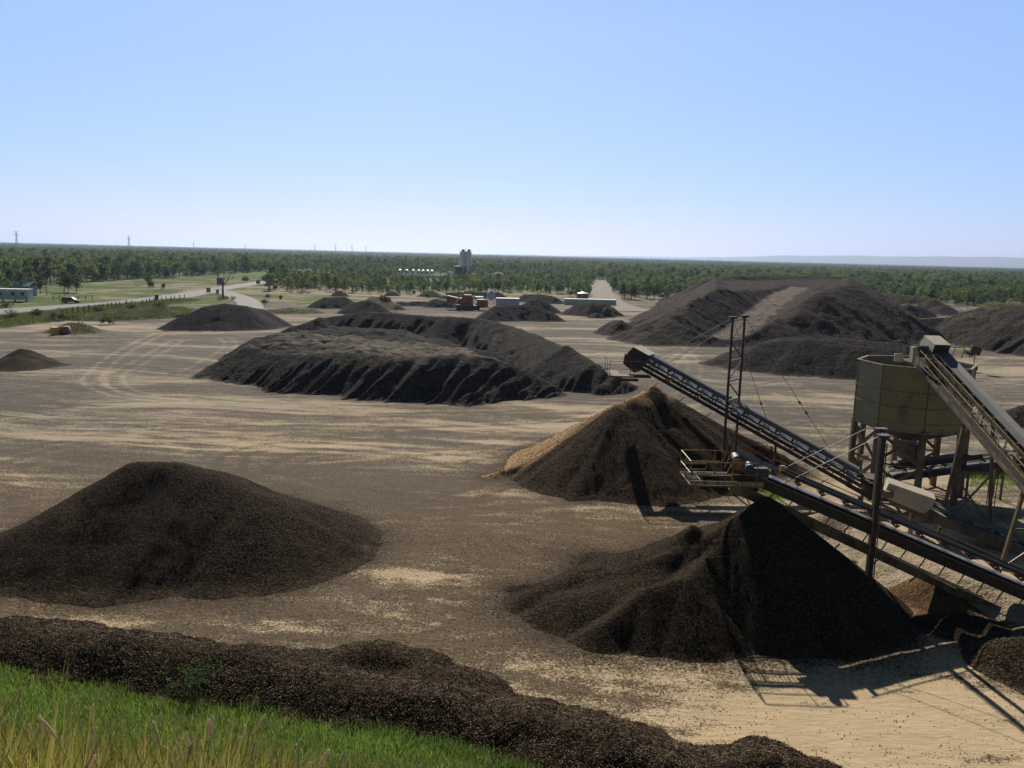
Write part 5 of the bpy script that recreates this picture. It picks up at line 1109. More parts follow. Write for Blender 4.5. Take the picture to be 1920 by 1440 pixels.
mb = MB(); mb.box((x, D_Y, zt * .55), (4.2, 4.5, zt * .62)); mb.build('mixer_house', M['dark'], r_); mb = MB(); mb.box((x - .2, D_Y, zt * .9), (5.2, 5, .5)); mb.build('roof', M['white'], r_)
mb = MB(); mb.box((PY(869, 515, D_Y)[0], D_Y - 1, 2.2), (3.5, 3.5, 4.4)); mb.build('control_room', M['rust'], r_)
x2 = PY(884, 505, D_Y)[0]; mb = MB(); mb.beam((x, D_Y - 3, zt * .8), (x2 + 3, D_Y - 3, 1.5), 1, .6); mb.build('aggregate_conveyor', M['dark'], r_)
heap('sand_stockpile', 'pale pink sand heap at the concrete plant beyond the trees', [dict(pts=[crest(925, 512, 519, .5), crest(935, 510, 519, .5)], r=1, s=.5)], M['g_sand'], res=1.0, cat='sand heap', group='stockpiles at the concrete plant')
heap('sand_stockpile', 'grey blue gravel heap just right of the cement silos', [dict(pts=[crest(885, 515, 521, .5), crest(900, 515, 521, .5), crest(912, 516, 521, .5)], r=1, s=.5)], M['g_hill'], res=1.0, cat='gravel heap', group='stockpiles at the concrete plant')
r_ = None
q0 = P(745, 519); q1 = P(850, 519.5); mb = MB(); mb.box(((q0[0] + q1[0]) / 2, q0[1] - 6, .8), (q1[0] - q0[0], .4, 1.8)); 
rr_ = thing('yard_wall', 'long low pale concrete wall in front of the mixer trucks', 'wall', q0); mb.build('wall', M['white'], rr_)
# mixer trucks, seven parked in a row
def mixer(o):
    mb = MB(); mb.box((0, 0, .85), (2.2, 8.0, .35)); mb.build('chassis', M['dark'], o)
    mb = MB(); mb.prism([(-1.2, -4.2, .7), (-1.2, -2.3, .7), (-1.2, -2.3, 2.9), (-1.2, -3.7, 2.9), (-1.2, -4.2, 1.8)], (2.4, 0, 0)); c_ = mb.build('cab', M['white'], o)
    mb = MB(); mb.prism([(-1.0, -4.16, 1.85), (1.0, -4.16, 1.85), (1.0, -3.76, 2.75), (-1.0, -3.76, 2.75)], (0, -.04, 0)); mb.build('windscreen', M['glass'], c_)
    mb = MB(); mb.tube((0, -2.0, 2.1), (0, -1.0, 2.35), .7, 14, 1.2); mb.tube((0, -1.0, 2.35), (0, 1.2, 2.75), 1.2, 14, 1.25); mb.tube((0, 1.2, 2.75), (0, 3.4, 3.3), 1.25, 14, .6); mb.build('drum', M['white'], o)
    mb = MB(); mb.prism([(-.7, 3.2, 3.9), (.7, 3.2, 3.9), (.5, 4.0, 2.6), (-.5, 4.0, 2.6)], (0, .1, 0)); mb.build('chute', M['steel'], o)
    for y in (-3.2, 1.6, 2.8):
        for x in (-1.05, 1.05): mb = MB(); mb.tube((x - .14, y, .5), (x + .14, y, .5), .5, 12); mb.build('wheel', M['rubber'], o)
words = ['leftmost white mixer truck in the row beyond the trees', 'second mixer truck from the left, beyond the trees', 'third mixer truck from the left, beyond the trees', 'middle mixer truck of the seven beyond the trees', 'third mixer truck from the right end of the row', 'second mixer truck from the right end of the row', 'rightmost mixer truck of the row left of the silos']
pm = None
for i, a in enumerate((750, 763, 775, 785, 793, 802, 810)):
    q = P(a, 515.5 + (a - 780) * .02)
    if pm is None: pm = thing('mixer_truck', words[0], 'truck', q, 'mixer trucks parked in a row'); BASE[pm.name] = (0, 0, 0); mixer(pm)
    else:
        c_ = pm.copy(); COL.objects.link(c_); c_.location = q; c_['label'] = words[i]; c_.rotation_euler.z = random.uniform(-.1, .1)
        for ch in pm.children:
            d_ = ch.copy(); COL.objects.link(d_); d_.parent = c_
            for gch in ch.children: e_ = gch.copy(); COL.objects.link(e_); e_.parent = d_
q = P(846, 516); r_ = thing('site_van', 'small white van left of the cement silos', 'van', q, None, .2)
mb = MB(); mb.prism([(-2.4, -1, .4), (2.4, -1, .4), (2.4, -1, 1.2), (1.6, -1, 2.3), (-2.4, -1, 2.4)], (0, 2, 0)); mb.build('body', M['white'], r_, bevel=.1)
mb = MB(); mb.prism([(1.65, -.9, 2.2), (2.38, -.9, 1.25), (2.42, -.9, 1.28), (1.7, -.9, 2.25)], (0, 1.8, 0)); mb.build('windscreen', M['glass'], r_)
for x in (-1.5, 1.5):
    for s_ in (-.95, .95): mb = MB(); mb.tube((x, s_ - .1, .4), (x, s_ + .1, .4), .4, 12); mb.build('wheel', M['rubber'], r_)
# pylons on the skyline
def pylon(o, h=50.0):
    leg = [[(sx_ * w_, sy_ * w_, z) for z, w_ in ((0, 4.5), (h * .55, 1.7), (h * .95, .8))] for sx_, sy_ in ((-1, -1), (1, -1), (1, 1), (-1, 1))]
    mb = MB()
    for l in leg: mb.path(l, .38, 4)
    for k_ in range(9):
        z0_, z1_ = h * .95 * k_ / 9, h * .95 * (k_ + 1) / 9
        def wd(z): return 4.5 - (4.5 - 1.7) * z / (h * .55) if z < h * .55 else 1.7 - .9 * (z - h * .55) / (h * .4)
        for (a, b_) in ((-1, 1), (1, -1)):
            mb.tube((a * wd(z0_), -wd(z0_), z0_), (b_ * wd(z1_), -wd(z1_), z1_), .22, 4); mb.tube((-wd(z0_), a * wd(z0_), z0_), (-wd(z1_), b_ * wd(z1_), z1_), .22, 4)
    mb.build('lattice', M['steel'], o)
    for z, w_ in ((h * .80, 8.5), (h * .98, 7.0)):
        mb = MB(); mb.tube((-w_, 0, z), (w_, 0, z), .35, 4); mb.tube((-w_, 0, z), (0, 0, z - 3.2), .25, 4); mb.tube((w_, 0, z), (0, 0, z - 3.2), .25, 4); mb.tube((-w_, 0, z), (-w_ + 1.5, 0, z + 2), .25, 4); mb.tube((w_, 0, z), (w_ - 1.5, 0, z + 2), .25, 4); mb.build('crossarm', M['steel'], o)
pp_ = None
pl = ['nearest tall power pylon on the skyline at the far left', 'second power pylon on the skyline, between the wagon and the bare tree', 'small power pylon on the skyline left of the bare tree', 'faint distant pylon on the skyline right of the bare tree', 'faint pylon on the skyline above the road end', 'tiny pylon on the skyline left of the mixer trucks', 'very faint pylon on the skyline above the far heaps', 'farthest pylon trace on the skyline left of the silos']
for i, (a, top_, D) in enumerate(((30, 432, 2250), (241, 441, 2750), (363, 453, 4300), (459.5, 457, 5000), (590, 458, 4300), (629, 457.5, 4200), (660, 459, 4700), (686, 461, 5400))):
    x, y, z = PY(a, top_, D)
    if pp_ is None: pp_ = thing('power_pylon', pl[0], 'pylon', (x, y, 0), 'power pylons along the skyline'); BASE[pp_.name] = (0, 0, 0); pylon(pp_); c_ = pp_
    else:
        c_ = pp_.copy(); COL.objects.link(c_); c_.location = (x, y, 0); c_['label'] = pl[i]
        for ch in pp_.children: d_ = ch.copy(); COL.objects.link(d_); d_.parent = c_
    sc_ = z / 52.0; c_.scale = (min(sc_, 1.3),) * 2 + (sc_,)
# far ranges on the right horizon
xs = np.linspace(-9000, 14000, 160); V = []; 
for x in xs:
    u_ = x / 14000; d = 12500 + 600 * float(pn(x / 3000, 2.2))
    h_ = 14 + 125 * float(sstep(.12, .45, u_)) + 40 * float(pn(x / 2600, 7.7)) * float(sstep(.1, .4, u_)) + 12 * float(pn(x / 500, 1.7)) + 22 * float(sstep(-.1, .2, u_))
    V += [(x, d - 2500, -3), (x, d - 1200, h_ * .35), (x, d, max(h_, 3)), (x, d + 2500, -3)]
F = [(i * 4 + j, i * 4 + 4 + j, i * 4 + 5 + j, i * 4 + 1 + j) for i in range(len(xs) - 1) for j in range(3)]
mh, t, b = mk('range_forest'); p = coords(t)
t.links.new(mix(t, noise(t, p, .01, 5), (.035, .06, .02), (.07, .09, .03)), b.inputs['Base Color']); b.inputs['Roughness'].default_value = 1
o = link('hills', npmesh('hills', V, np.array(F)[:, ::-1], mh, True)); setp(o, 'low forested range along the right horizon', None, None, 'structure')
# ================================================================== TREES
def leaves(cs, n, size, seed, flat=.75):
    """n leaf clumps (crossed small quads) spread through blobs cs = [(x,y,z,r)]"""
    g = np.random.default_rng(seed); V = []; F = []
    w_ = np.array([c[3] ** 2 for c in cs]); w_ = w_ / w_.sum(); idx = g.choice(len(cs), n, p=w_)
    C3 = np.array([c[:3] for c in cs])[idx]; R3 = np.array([c[3] for c in cs])[idx]
    d = g.normal(size=(n, 3)); d /= np.linalg.norm(d, axis=1)[:, None]; r = g.random(n) ** .45
    Pp = C3 + d * (R3 * r)[:, None] * np.array([1, 1, flat])
    a = g.normal(size=(n, 3)); a /= np.linalg.norm(a, axis=1)[:, None]; b_ = np.cross(a, g.normal(size=(n, 3))); b_ /= np.linalg.norm(b_, axis=1)[:, None]
    s = size * (.6 + .8 * g.random(n)); a *= s[:, None]; b_ *= (s * .55)[:, None]
    V = np.stack([Pp - a, Pp - b_ * .8, Pp + a, Pp + b_ * .8], 1).reshape(-1, 3); F = np.arange(n * 4).reshape(n, 4)
    return V, F
def make_tree(i, h, kind):
    g = np.random.default_rng(100 + i); mb = MB(); cs = []
    lean = g.normal(size=2) * .04 * h
    if kind == 'scrub':
        for k in range(5): a = g.random() * 6.3; cs.append((math.cos(a) * h * .25, math.sin(a) * h * .25, h * (.35 + .35 * g.random()), h * .32))
        mb.tube((0, 0, 0), (0, 0, h * .5), .07, 5, .03); size, n, fl = .36, 260, .9
    else:
        hb = h * (.42 if kind == 'gum' else .30); tr = .022 * h
        top = Vector((lean[0], lean[1], h * .8)); mb.tube((0, 0, -.2), (lean[0] * .5, lean[1] * .5, hb), tr, 7, tr * .75); mb.tube((lean[0] * .5, lean[1] * .5, hb), top, tr * .75, 6, tr * .25)
        nb = 7 if kind == 'gum' else 6
        for k in range(nb):
            a = k * 2.4 + g.random(); z = hb + (h * .92 - hb) * (k + .6) / nb; rad = h * (.24 if kind == 'gum' else .17) * (1.15 - .75 * abs((z / h) - .62) * 2) * (.75 + .5 * g.random())
            e = Vector((lean[0] + math.cos(a) * rad, lean[1] + math.sin(a) * rad, z)); s0 = Vector((lean[0] * .6, lean[1] * .6, max(hb * .8, z - h * .2)))
            mb.tube(s0, e, tr * .38, 5, tr * .12); cs.append((e.x, e.y, e.z, h * (.13 + .06 * g.random()))); 
            if g.random() < .6: cs.append((e.x * .4, e.y * .4, e.z + h * .05, h * .11))
        cs.append((lean[0], lean[1], h * .88, h * .12)); size, n, fl = .034 * h + .1, 620, .7
    V, F = leaves(cs, n, size, 500 + i, fl)
    me_t = npmesh('trunk', mb.v, mb.f, M['bark']); me_c = npmesh('crown', V, F, M[{'gum': 'leaf', 'dark': 'leaf2', 'scrub': 'leaf3'}[kind]])
    return me_t, me_c
PT = [('gum', 10.5), ('dark', 9.0), ('gum', 8.0), ('dark', 11.0), ('gum', 9.5), ('scrub', 3.6), ('dark', 7.5), ('scrub', 2.6)]
PM = [make_tree(i, h, k) for i, (k, h) in enumerate(PT)]
# where the photograph shows no trees
CLEAR = [[(-600, 700), (-600, 560), (0, 548), (60, 534), (150, 531), (240, 524), (330, 521), (400, 516), (470, 511), (575, 508), (640, 508), (640, 516), (560, 524), (520, 530), (500, 548), (620, 550), (760, 553), (930, 549), (1060, 552), (1080, 561), (1106, 556), (1112, 540), (1116, 524), (1136, 524),
          (1144, 540), (1152, 556), (1180, 562), (1260, 560), (1330, 552), (1500, 560), (1640, 560), (1780, 574), (1850, 576), (2000, 574), (2400, 600), (3000, 900), (0, 3000), (-2000, 2000)],
         [(735, 531), (735, 515.5), (850, 514), (900, 515), (945, 517), (945, 526), (880, 526), (850, 530)], [(640, 512), (640, 506), (700, 502), (700, 506)], [(1240, 535), (1262, 535), (1262, 524), (1240, 524)]]
def clear(x, y):
    a, b_ = proj(x, y); m_ = np.zeros(a.shape, bool)
    for pl_ in CLEAR: m_ |= inpoly(a, b_, pl_)
    return m_
def hsc(x, y):
    a, b_ = proj(x, y); return np.where((a > 540) & (a < 1110) & (y < 700), .62, np.where((a > 1110) & (y < 500), .78, 1.0))
def scatter(r0, r1, n):
    th = rng.uniform(math.radians(-41), math.radians(41), n); r = np.sqrt(rng.uniform(r0 ** 2, r1 ** 2, n)); return np.sin(th) * r, np.cos(th) * r
xs_, ys_ = [], []
for r0, r1, sp_, thr in ((170, 380, 24, -.8), (380, 750, 28, -.5), (750, 1600, 52, -.28), (1600, 3200, 150, -.25), (3200, 6500, 620, -.3), (6500, 11500, 2600, -.4)):
    n = int(math.radians(82) / 2 * (r1 ** 2 - r0 ** 2) / sp_); x, y = scatter(r0, r1, n)
    dn = fbm(x / 90, y / 90, 3, 33) + .5 * fbm(x / 400, y / 400, 2, 12) + .35 * sstep(150, -250, x) * (y < 900); k = (dn > thr) & ~clear(x, y)
    xs_.append(x[k]); ys_.append(y[k])
TX = np.concatenate(xs_); TY = np.concatenate(ys_); TR = np.hypot(TX, TY)
TX = TX.tolist(); TY = TY.tolist()
# individually seen trees and bushes standing in the open
SPOT = [(58, 553, 3, .85), (76, 551, 6, .8), (120, 549, 1, .85), (128, 549, 6, .7), (144, 549, 6, .85), (280, 539, 6, .75), (285, 540, 7, 1.1), (460, 530, 5, 1.0), (502, 536, 6, .6), (506, 532, 5, 1.2), (538, 535, 1, .6), (556, 540, 2, .85), (575, 541, 5, 1.1), (590, 540, 6, .7), (612, 543, 6, .9), (628, 549, 1, .75),
        (640, 545, 5, 1.2), (660, 548, 4, .6), (305, 541, 7, .8), (497, 572, 5, .55), (503, 560, 5, .5), (525, 562, 7, .6), (1085, 560, 4, .7), (1070, 556, 5, 1.0), (1167, 560, 1, .7), (1190, 562, 6, .7)]
order = np.argsort(np.hypot(TX, TY)); used = 0; near_ids = set()
REG = [(140, 'left of the utility pole'), (260, 'behind the parked wagon'), (400, 'left of the bare tree'), (520, 'right of the bare tree'), (680, 'above the dark peaked heap'), (830, 'in front of the mixer trucks'), (960, 'below the cement silos'), (1110, 'left of the straight dirt track'), (1240, 'right of the straight dirt track'),
       (1420, 'beside the spoil hill left flank'), (1700, 'beyond the spoil hill'), (9999, 'above the right spoil bank')]
def region(px): return next(b_ for a, b_ in REG if px < a)
CN = {'gum': ('gum_tree', 'green gum tree with pale trunk', 'tree'), 'dark': ('gum_tree', 'dark green bushy gum tree', 'tree'), 'scrub': ('shrub', 'light green leafy shrub', 'shrub')}
def put_tree(pi, x, y, sc, label=None, group=None):
    nm, base, cat = CN[PT[pi][0]]; px, py = proj(x, y)
    e = bpy.data.objects.new(nm, None); COL.objects.link(e); e.location = (x, y, 0); e.rotation_euler = (0, 0, random.uniform(0, 6.28)); e.scale = (sc * random.uniform(.9, 1.15), sc * random.uniform(.9, 1.15), sc)
    setp(e, label or f"{base} at the bush edge {region(float(px))}", cat, group or f"bush {region(float(px))}")
    for k_, me in zip(('trunk', 'crown'), PM[pi]):
        o = bpy.data.objects.new(k_, me); COL.objects.link(o); o.parent = e
    return e
def row(y, x): return 'standing at the bush edge'
protos = []
for i, (a, b_, pi, sc) in enumerate(SPOT):
    q = P(a, b_); put_tree(pi, q[0], q[1], sc, f"{'small' if sc < .75 else 'larger'} {CN[PT[pi][0]][1]} in open grass {region(a)}", 'trees standing in the open grass')
cnt = len(SPOT)
xa_, ya_ = np.array(TX), np.array(TY); pxs, pys = proj(xa_, ya_)
vis = (pxs > -20) & (pxs < 1940)
for j in order:
    if cnt >= 296: break
    if not vis[j]: continue
    pi = int(rng.choice([0, 1, 2, 3, 4, 5, 6, 7], p=[.15, .16, .15, .12, .14, .1, .13, .05])); put_tree(pi, TX[j], TY[j], random.uniform(.5, .92) * float(hsc(TX[j], TY[j]))); near_ids.add(int(j)); cnt += 1
rest = np.array([j for j in range(len(TX)) if j not in near_ids])
px_ = xa_[rest]; py_ = ya_[rest]; dist = np.hypot(px_, py_)
# the rest of the woodland: one object of scattered trees
hold = []
me = bpy.data.meshes.new('woodland'); me.vertices.add(len(rest)); me.vertices.foreach_set('co', np.stack([px_, py_, np.zeros(len(rest))], 1).astype(np.float32).ravel()); me.update()
at = me.attributes.new('sc', 'FLOAT', 'POINT'); at.data.foreach_set('value', (rng.uniform(.42, .95, len(rest)) * hsc(px_, py_) * (1 + .25 * sstep(1500, 3500, dist) + .5 * sstep(3500, 9000, dist)) * (1 + .12 * (px_ < -60) * (dist < 1200))).astype(np.float32))
kk = rng.choice([0, 1, 2, 3, 4, 5, 6], size=len(rest), p=[.17, .15, .17, .11, .15, .12, .13])
at = me.attributes.new('pick', 'INT', 'POINT'); at.data.foreach_set('value', kk.astype(np.int32))
wo = link('woodland', me); setp(wo, 'open eucalypt woodland stretching to the horizon', None, None, 'stuff')
ng = bpy.data.node_groups.new('woodland', 'GeometryNodeTree'); ng.interface.new_socket('Geometry', in_out='INPUT', socket_type='NodeSocketGeometry'); ng.interface.new_socket('Geometry', in_out='OUTPUT', socket_type='NodeSocketGeometry')
L = ng.links.new; AN = lambda k: ng.nodes.new(k); gi = AN('NodeGroupInput'); gq = AN('NodeGroupOutput')
g2i = AN('GeometryNodeGeometryToInstance')
tobs = {}
for e in [o for o in COL.objects if o.type == 'MESH' and o.parent and o.parent.name.startswith(('gum_tree', 'shrub'))]: tobs.setdefault(e.data.name, e)
for i in reversed(range(7)):
    js = AN('GeometryNodeJoinGeometry')
    for me_ in PM[i]:
        src = tobs.get(me_.name)
        oi = AN('GeometryNodeObjectInfo'); oi.transform_space = 'ORIGINAL'; oi.inputs['Object'].default_value = src; L(oi.outputs['Geometry'], js.inputs[0])
    g1_ = AN('GeometryNodeGeometryToInstance'); L(js.outputs[0], g1_.inputs[0]); L(g1_.outputs[0], g2i.inputs[0]) if False else None
    hold.append(g1_)
jj = AN('GeometryNodeJoinGeometry')
for h_ in hold: L(h_.outputs[0], jj.inputs[0])
ip = AN('GeometryNodeInstanceOnPoints'); L(gi.outputs[0], ip.inputs['Points']); L(jj.outputs[0], ip.inputs['Instance']); ip.inputs['Pick Instance'].default_value = True
na_ = AN('GeometryNodeInputNamedAttribute'); na_.data_type = 'INT'; na_.inputs['Name'].default_value = 'pick'; L(na_.outputs['Attribute'], ip.inputs['Instance Index'])
nb_ = AN('GeometryNodeInputNamedAttribute'); nb_.data_type = 'FLOAT'; nb_.inputs['Name'].default_value = 'sc'; L(nb_.outputs['Attribute'], ip.inputs['Scale'])
rv = AN('FunctionNodeRandomValue'); rv.data_type = 'FLOAT_VECTOR'; rv.inputs[0].default_value = (0, 0, 0); rv.inputs[1].default_value = (.08, .08, 6.28); L(rv.outputs[0], ip.inputs['Rotation'])
L(ip.outputs[0], gq.inputs[0]); md = wo.modifiers.new('woodland', 'NODES'); md.node_group = ng
# bare tree at the junction
q = P(418, 561); r_ = thing('bare_tree', 'leafless dark tree with forked limbs beside the junction signs', 'tree', q)
mb = MB(); mb.tube((q[0], q[1], -.2), (q[0] + .1, q[1], 4.2), .38, 8, .27); mb.build('trunk', M['bark'], r_)
mb = MB()
def limb(a, d, l, r, n):
    b_ = a + d * l; mb.tube(a, b_, r, 5, r * .6)
    if n:
        for k in range(2 if n < 3 else 3):
            e = (d + Vector((random.uniform(-.7, .7), random.uniform(-.7, .7), random.uniform(-.1, .5)))).normalized(); limb(b_, e, l * .72, r * .58, n - 1)
a = Vector((q[0] + .1, q[1], 4.1))
for dx in (-.55, .15, .6): limb(a, Vector((dx, .1, .8)).normalized(), 1.9, .2, 3)
mb.build('limbs', M['bark'], r_)
mt = MB(); V, F = leaves([(q[0] - .9, q[1] - .5, .5, .9), (q[0] + 1.2, q[1] - .8, .3, 1.1), (q[0] + 3.2, q[1], .35, 1.0)], 260, .22, 9)
o = link('shrub', npmesh('shrub', V, F, M['scrub'])); setp(o, 'brown scrubby bush at the foot of the bare tree', 'shrub', None)
# bushes growing on heaps
def bush(px, py, z, r, m, lab, n=300, size=.22, fl=.7, name='shrub'):
    q = P(px, py, z); g = [(q[0] + random.uniform(-r, r) * .6, q[1] + random.uniform(-r, r) * .5, z + random.uniform(.1, .5) * r, r * random.uniform(.4, .7)) for _ in range(5)]
    V, F = leaves(g, n, size, int(px)); V = V - np.array([q[0], q[1], z]); o = link(name, npmesh(name, V, F, M[m]), None, (q[0], q[1], z)); return setp(o, lab, 'shrub', None)
bush(1137, 588, .8, 2.2, 'leaf3', 'leafy green bush growing on the wide grey heap', 500, .3)
bush(722, 566, 2.6, 2.0, 'scrub', 'dry brown bush on top of the scrubby heap left of centre', 500, .3)
bush(742, 578, .9, 1.4, 'grass_d', 'pale dry bush at the right foot of the scrubby heap', 300, .25)
bush(1818, 665, .4, .9, 'leaf2', 'dark round bush at the foot of the right spoil bank', 260, .2)
for i, (a, b_, z, r, m_, lab) in enumerate([(22, 596, .6, 2.0, 'scrub', 'brown scrub patch on the verge at the left edge'), (68, 590, .7, 1.5, 'scrub', 'brown scrub clump on the verge below the red fence'), (112, 596, .6, 1.6, 'scrub', 'leaning brown scrub left of the marker posts'), (183, 585, .9, 1.5, 'scrub', 'rusty brown scrub clump under the marker posts'),
        (245, 580, 1.2, 1.8, 'scrub', 'brown scrub clump on the bank crest'), (300, 578, 1.6, 1.8, 'scrub', 'dense brown scrub at the right end of the verge bank'), (318, 590, .3, 1.4, 'leaf3', 'green scrub at the left foot of the broad dark heap'), (8, 574, .3, 1.8, 'leaf3', 'green shrub below the white portable building'), (200, 604, .5, 1.3, 'leaf3', 'green shrub on the yard side of the verge'), (150, 615, .4, 1.2, 'leaf3', 'green shrub by the overgrown heap')]):
    bush(a, b_, z, r, m_, lab, 380, .2)
# dry grass tufts along the right spoil bank and olive tufts on the verge
def tufts(name, lab, pts, m, n, h, w_=.03, spread=.25, seed=3):
    g = np.random.default_rng(seed); pts = np.asarray(pts); k = len(pts) * n; base = np.repeat(pts, n, 0) + np.concatenate([g.normal(size=(k, 2)) * spread, np.zeros((k, 1))], 1)
    a = g.random(k) * 6.283; ln = h * (.55 + .65 * g.random(k)); be = ln * (.15 + .5 * g.random(k)); d = np.stack([np.cos(a), np.sin(a), np.zeros(k)], 1); s = np.stack([-np.sin(a), np.cos(a), np.zeros(k)], 1) * w_ / 2
    up = np.array([0, 0, 1.0]); m1 = base + d * (be * .3)[:, None] + up * (ln * .55)[:, None]; tp = base + d * be[:, None] + up * (ln * (1 - .25 * g.random(k)))[:, None]
    V = np.stack([base - s, base + s, m1 + s * .8, m1 - s * .8, tp], 1).reshape(-1, 3); i5 = np.arange(k)[:, None] * 5
    F = np.concatenate([i5 + np.array([0, 1, 2, 3])], 0); F2 = i5 + np.array([3, 2, 4, 4])
    Fq = [tuple(r_) for r_ in F] ; 
    tri = i5 + np.array([3, 2, 4]); me = bpy.data.meshes.new(name)
    me.vertices.add(len(V)); me.vertices.foreach_set('co', V.astype(np.float32).ravel())
    li = np.concatenate([np.concatenate([F, tri], 1)], 0).ravel(); me.loops.add(len(li)); me.loops.foreach_set('vertex_index', li.astype(np.int32))
    me.polygons.add(2 * k); ls = np.stack([np.arange(k) * 7, np.arange(k) * 7 + 4], 1).ravel(); me.polygons.foreach_set('loop_start', ls.astype(np.int32)); me.polygons.foreach_set('loop_total', np.tile([4, 3], k).astype(np.int32)); me.update(calc_edges=True); me.materials.append(M[m])
    o = link(name, me); setp(o, lab, None, None, 'stuff'); return o
def onheap(label, n, seed, cond=lambda x, y, z: z > .1):
    g = np.random.default_rng(seed); x0, y0, x1, y1, Z = HF[label]; out = []
    while len(out) < n:
        x = g.uniform(x0, x1); y = g.uniform(y0, y1); z = hz(label, x, y)
        if cond(x, y, z): out.append((x, y, z - .03))
    return out
rb_ = 'dark eroded spoil bank topped with dry grass at the right edge'
def c_r(x, y, z):
    if z < .25: return False
    a, b_ = proj(x, y, z); return bool(1765 < a < 1925 and ((a < 1835 and b_ < 640 and float(pn(x / 4, y / 4)) > -.3) or float(pn(x / 3, y / 3)) > .32 or b_ < 580))
tufts('dry_grass', 'golden dry grass on the right spoil bank', onheap(rb_, 130, 5, c_r), 'grass_d', 26, .9, .06, .5, 6)
vb = 'low grassy bank between the left road and the yard'
tufts('grass', 'rough green grass on the verge bank', onheap(vb, 1500, 6, lambda x, y, z: z > .15 and -200 < x), 'leaf3', 16, .7, .07, .6, 7)
g = np.random.default_rng(8)
pv = [P(g.uniform(1560, 1640), g.uniform(955, 1010), .1) for _ in range(26)] + [P(1450 + g.normal() * 8, 922 + g.normal() * 4, 4.2) for _ in range(14)] + [P(g.uniform(1800, 1900), g.uniform(878, 915), .0) for _ in range(60)]
tufts('weeds', 'green weeds growing beneath the conveyors', [(q[0], q[1], max(0, q[2] - .3)) for q in pv], 'grass_f', 18, .5, .03, .25, 9)

# ================================================================== FOREGROUND BANK
def interp_line(x):
    pts = [P(a, b_, 1.0) for a, b_ in [(-500, 1190)] + E1]
    return np.interp(x, [q[0] for q in pts], [q[1] for q in pts])
def bankz(x, y):
    s = interp_line(x) - y
    toe_ = 1.0 + .36 * s
    top = np.interp(x, [-6, -2, -1, -.3, .6, 3], [14.12, 14.04, 13.94, 13.72, 13.0, 11.0])
    steep = top - .78 * (y - 2.3)
    z = np.maximum(np.minimum(toe_, 5.5), steep)
    z = np.minimum(z, top + .02 * (2.3 - y))
    return z + .14 * fbm(x / 1.7, y / 1.7, 4, 44) * sstep(4, 9, y) + .03 * fbm(x / .5, y / .5, 2, 4)
xs = np.arange(-34, 16, .22); ys = np.concatenate([np.arange(-1, 6, .12), np.arange(6, 34, .22)]); Xb, Yb = np.meshgrid(xs, ys); Zb = bankz(Xb, Yb)
n = np.arange(Xb.size).reshape(Xb.shape); K = (Zb > -.3)
kf = (K[:-1, :-1] | K[1:, 1:]).ravel(); F = np.stack([n[:-1, :-1], n[:-1, 1:], n[1:, 1:], n[1:, :-1]], -1).reshape(-1, 4)[kf]; us = np.unique(F); mp = np.full(Xb.size, -1); mp[us] = np.arange(len(us))
mbk, t, b = mk('bank_soil'); p = coords(t); t.links.new(mix(t, noise(t, p, 2, 5), (.020, .035, .010), (.045, .065, .018)), b.inputs['Base Color']); b.inputs['Roughness'].default_value = 1
t.links.new(bump(t, noise(t, p, 6, 4), 1, .1), b.inputs['Normal'])
o = link('embankment', npmesh('embankment', np.stack([Xb.ravel(), Yb.ravel(), Zb.ravel()], 1)[us], mp[F], mbk, True)); setp(o, 'grassy embankment falling away below the viewpoint', None, None, 'structure')
g = np.random.default_rng(21)
x = g.uniform(-24, 3, 60000); y = g.uniform(11, 31, 60000); s = interp_line(x) - y
k = (s > -.1 - .9 * g.random(len(s)) ** 2) & (s < 13) & (g.random(len(s)) < .45 + 1.6 * fbm(x / 1.4, y / 1.4, 3, 66) + .25); x, y = x[k], y[k]; z = bankz(x, y)
k = z > .4; tufts('grass', 'fine green grass on the lower bank', np.stack([x, y, z - .02], 1)[k], 'grass_f', 9, .40, .030, .16, 22)
kd = (k) & (fbm(x / 2.2, y / 2.2, 3, 61) > .12)
tufts('dead_grass', 'dull straw stems mixed through the lower bank grass', np.stack([x, y, z - .02], 1)[kd][::3], 'grass_d', 6, .46, .02, .2, 25)
x = g.uniform(-3.4, .1, 3200); y = g.uniform(1.5, 5.2, 3200); k = g.random(3200) < np.interp(x, [-3.4, -.9, .1], [1, .9, .25]); x, y = x[k], y[k]
tufts('tall_grass', 'tall yellow green grass at the top of the bank', np.stack([x, y, bankz(x, y) - .02], 1), 'grass_n', 9, .54, .008, .05, 23)
tufts('dead_grass', 'straw coloured dead blades among the tall grass', np.stack([x, y, bankz(x, y) - .02], 1)[::3], 'grass_d', 4, .46, .007, .05, 24)
kt = g.random(len(x)) < .05
xe = g.uniform(-22, 2, 260); ye = interp_line(xe) + g.normal(size=260) * .25 - .1
tufts('rank_grass', 'rank clumps along the foot of the bank', np.stack([xe, ye, np.maximum(bankz(xe, ye), .5) - .03], 1), 'grass_f', 26, .62, .03, .14, 28)
tufts('rank_grass', 'dry clumps along the foot of the bank', np.stack([xe, ye, np.maximum(bankz(xe, ye), .5) - .03], 1)[::4], 'grass_d', 14, .6, .025, .16, 29)
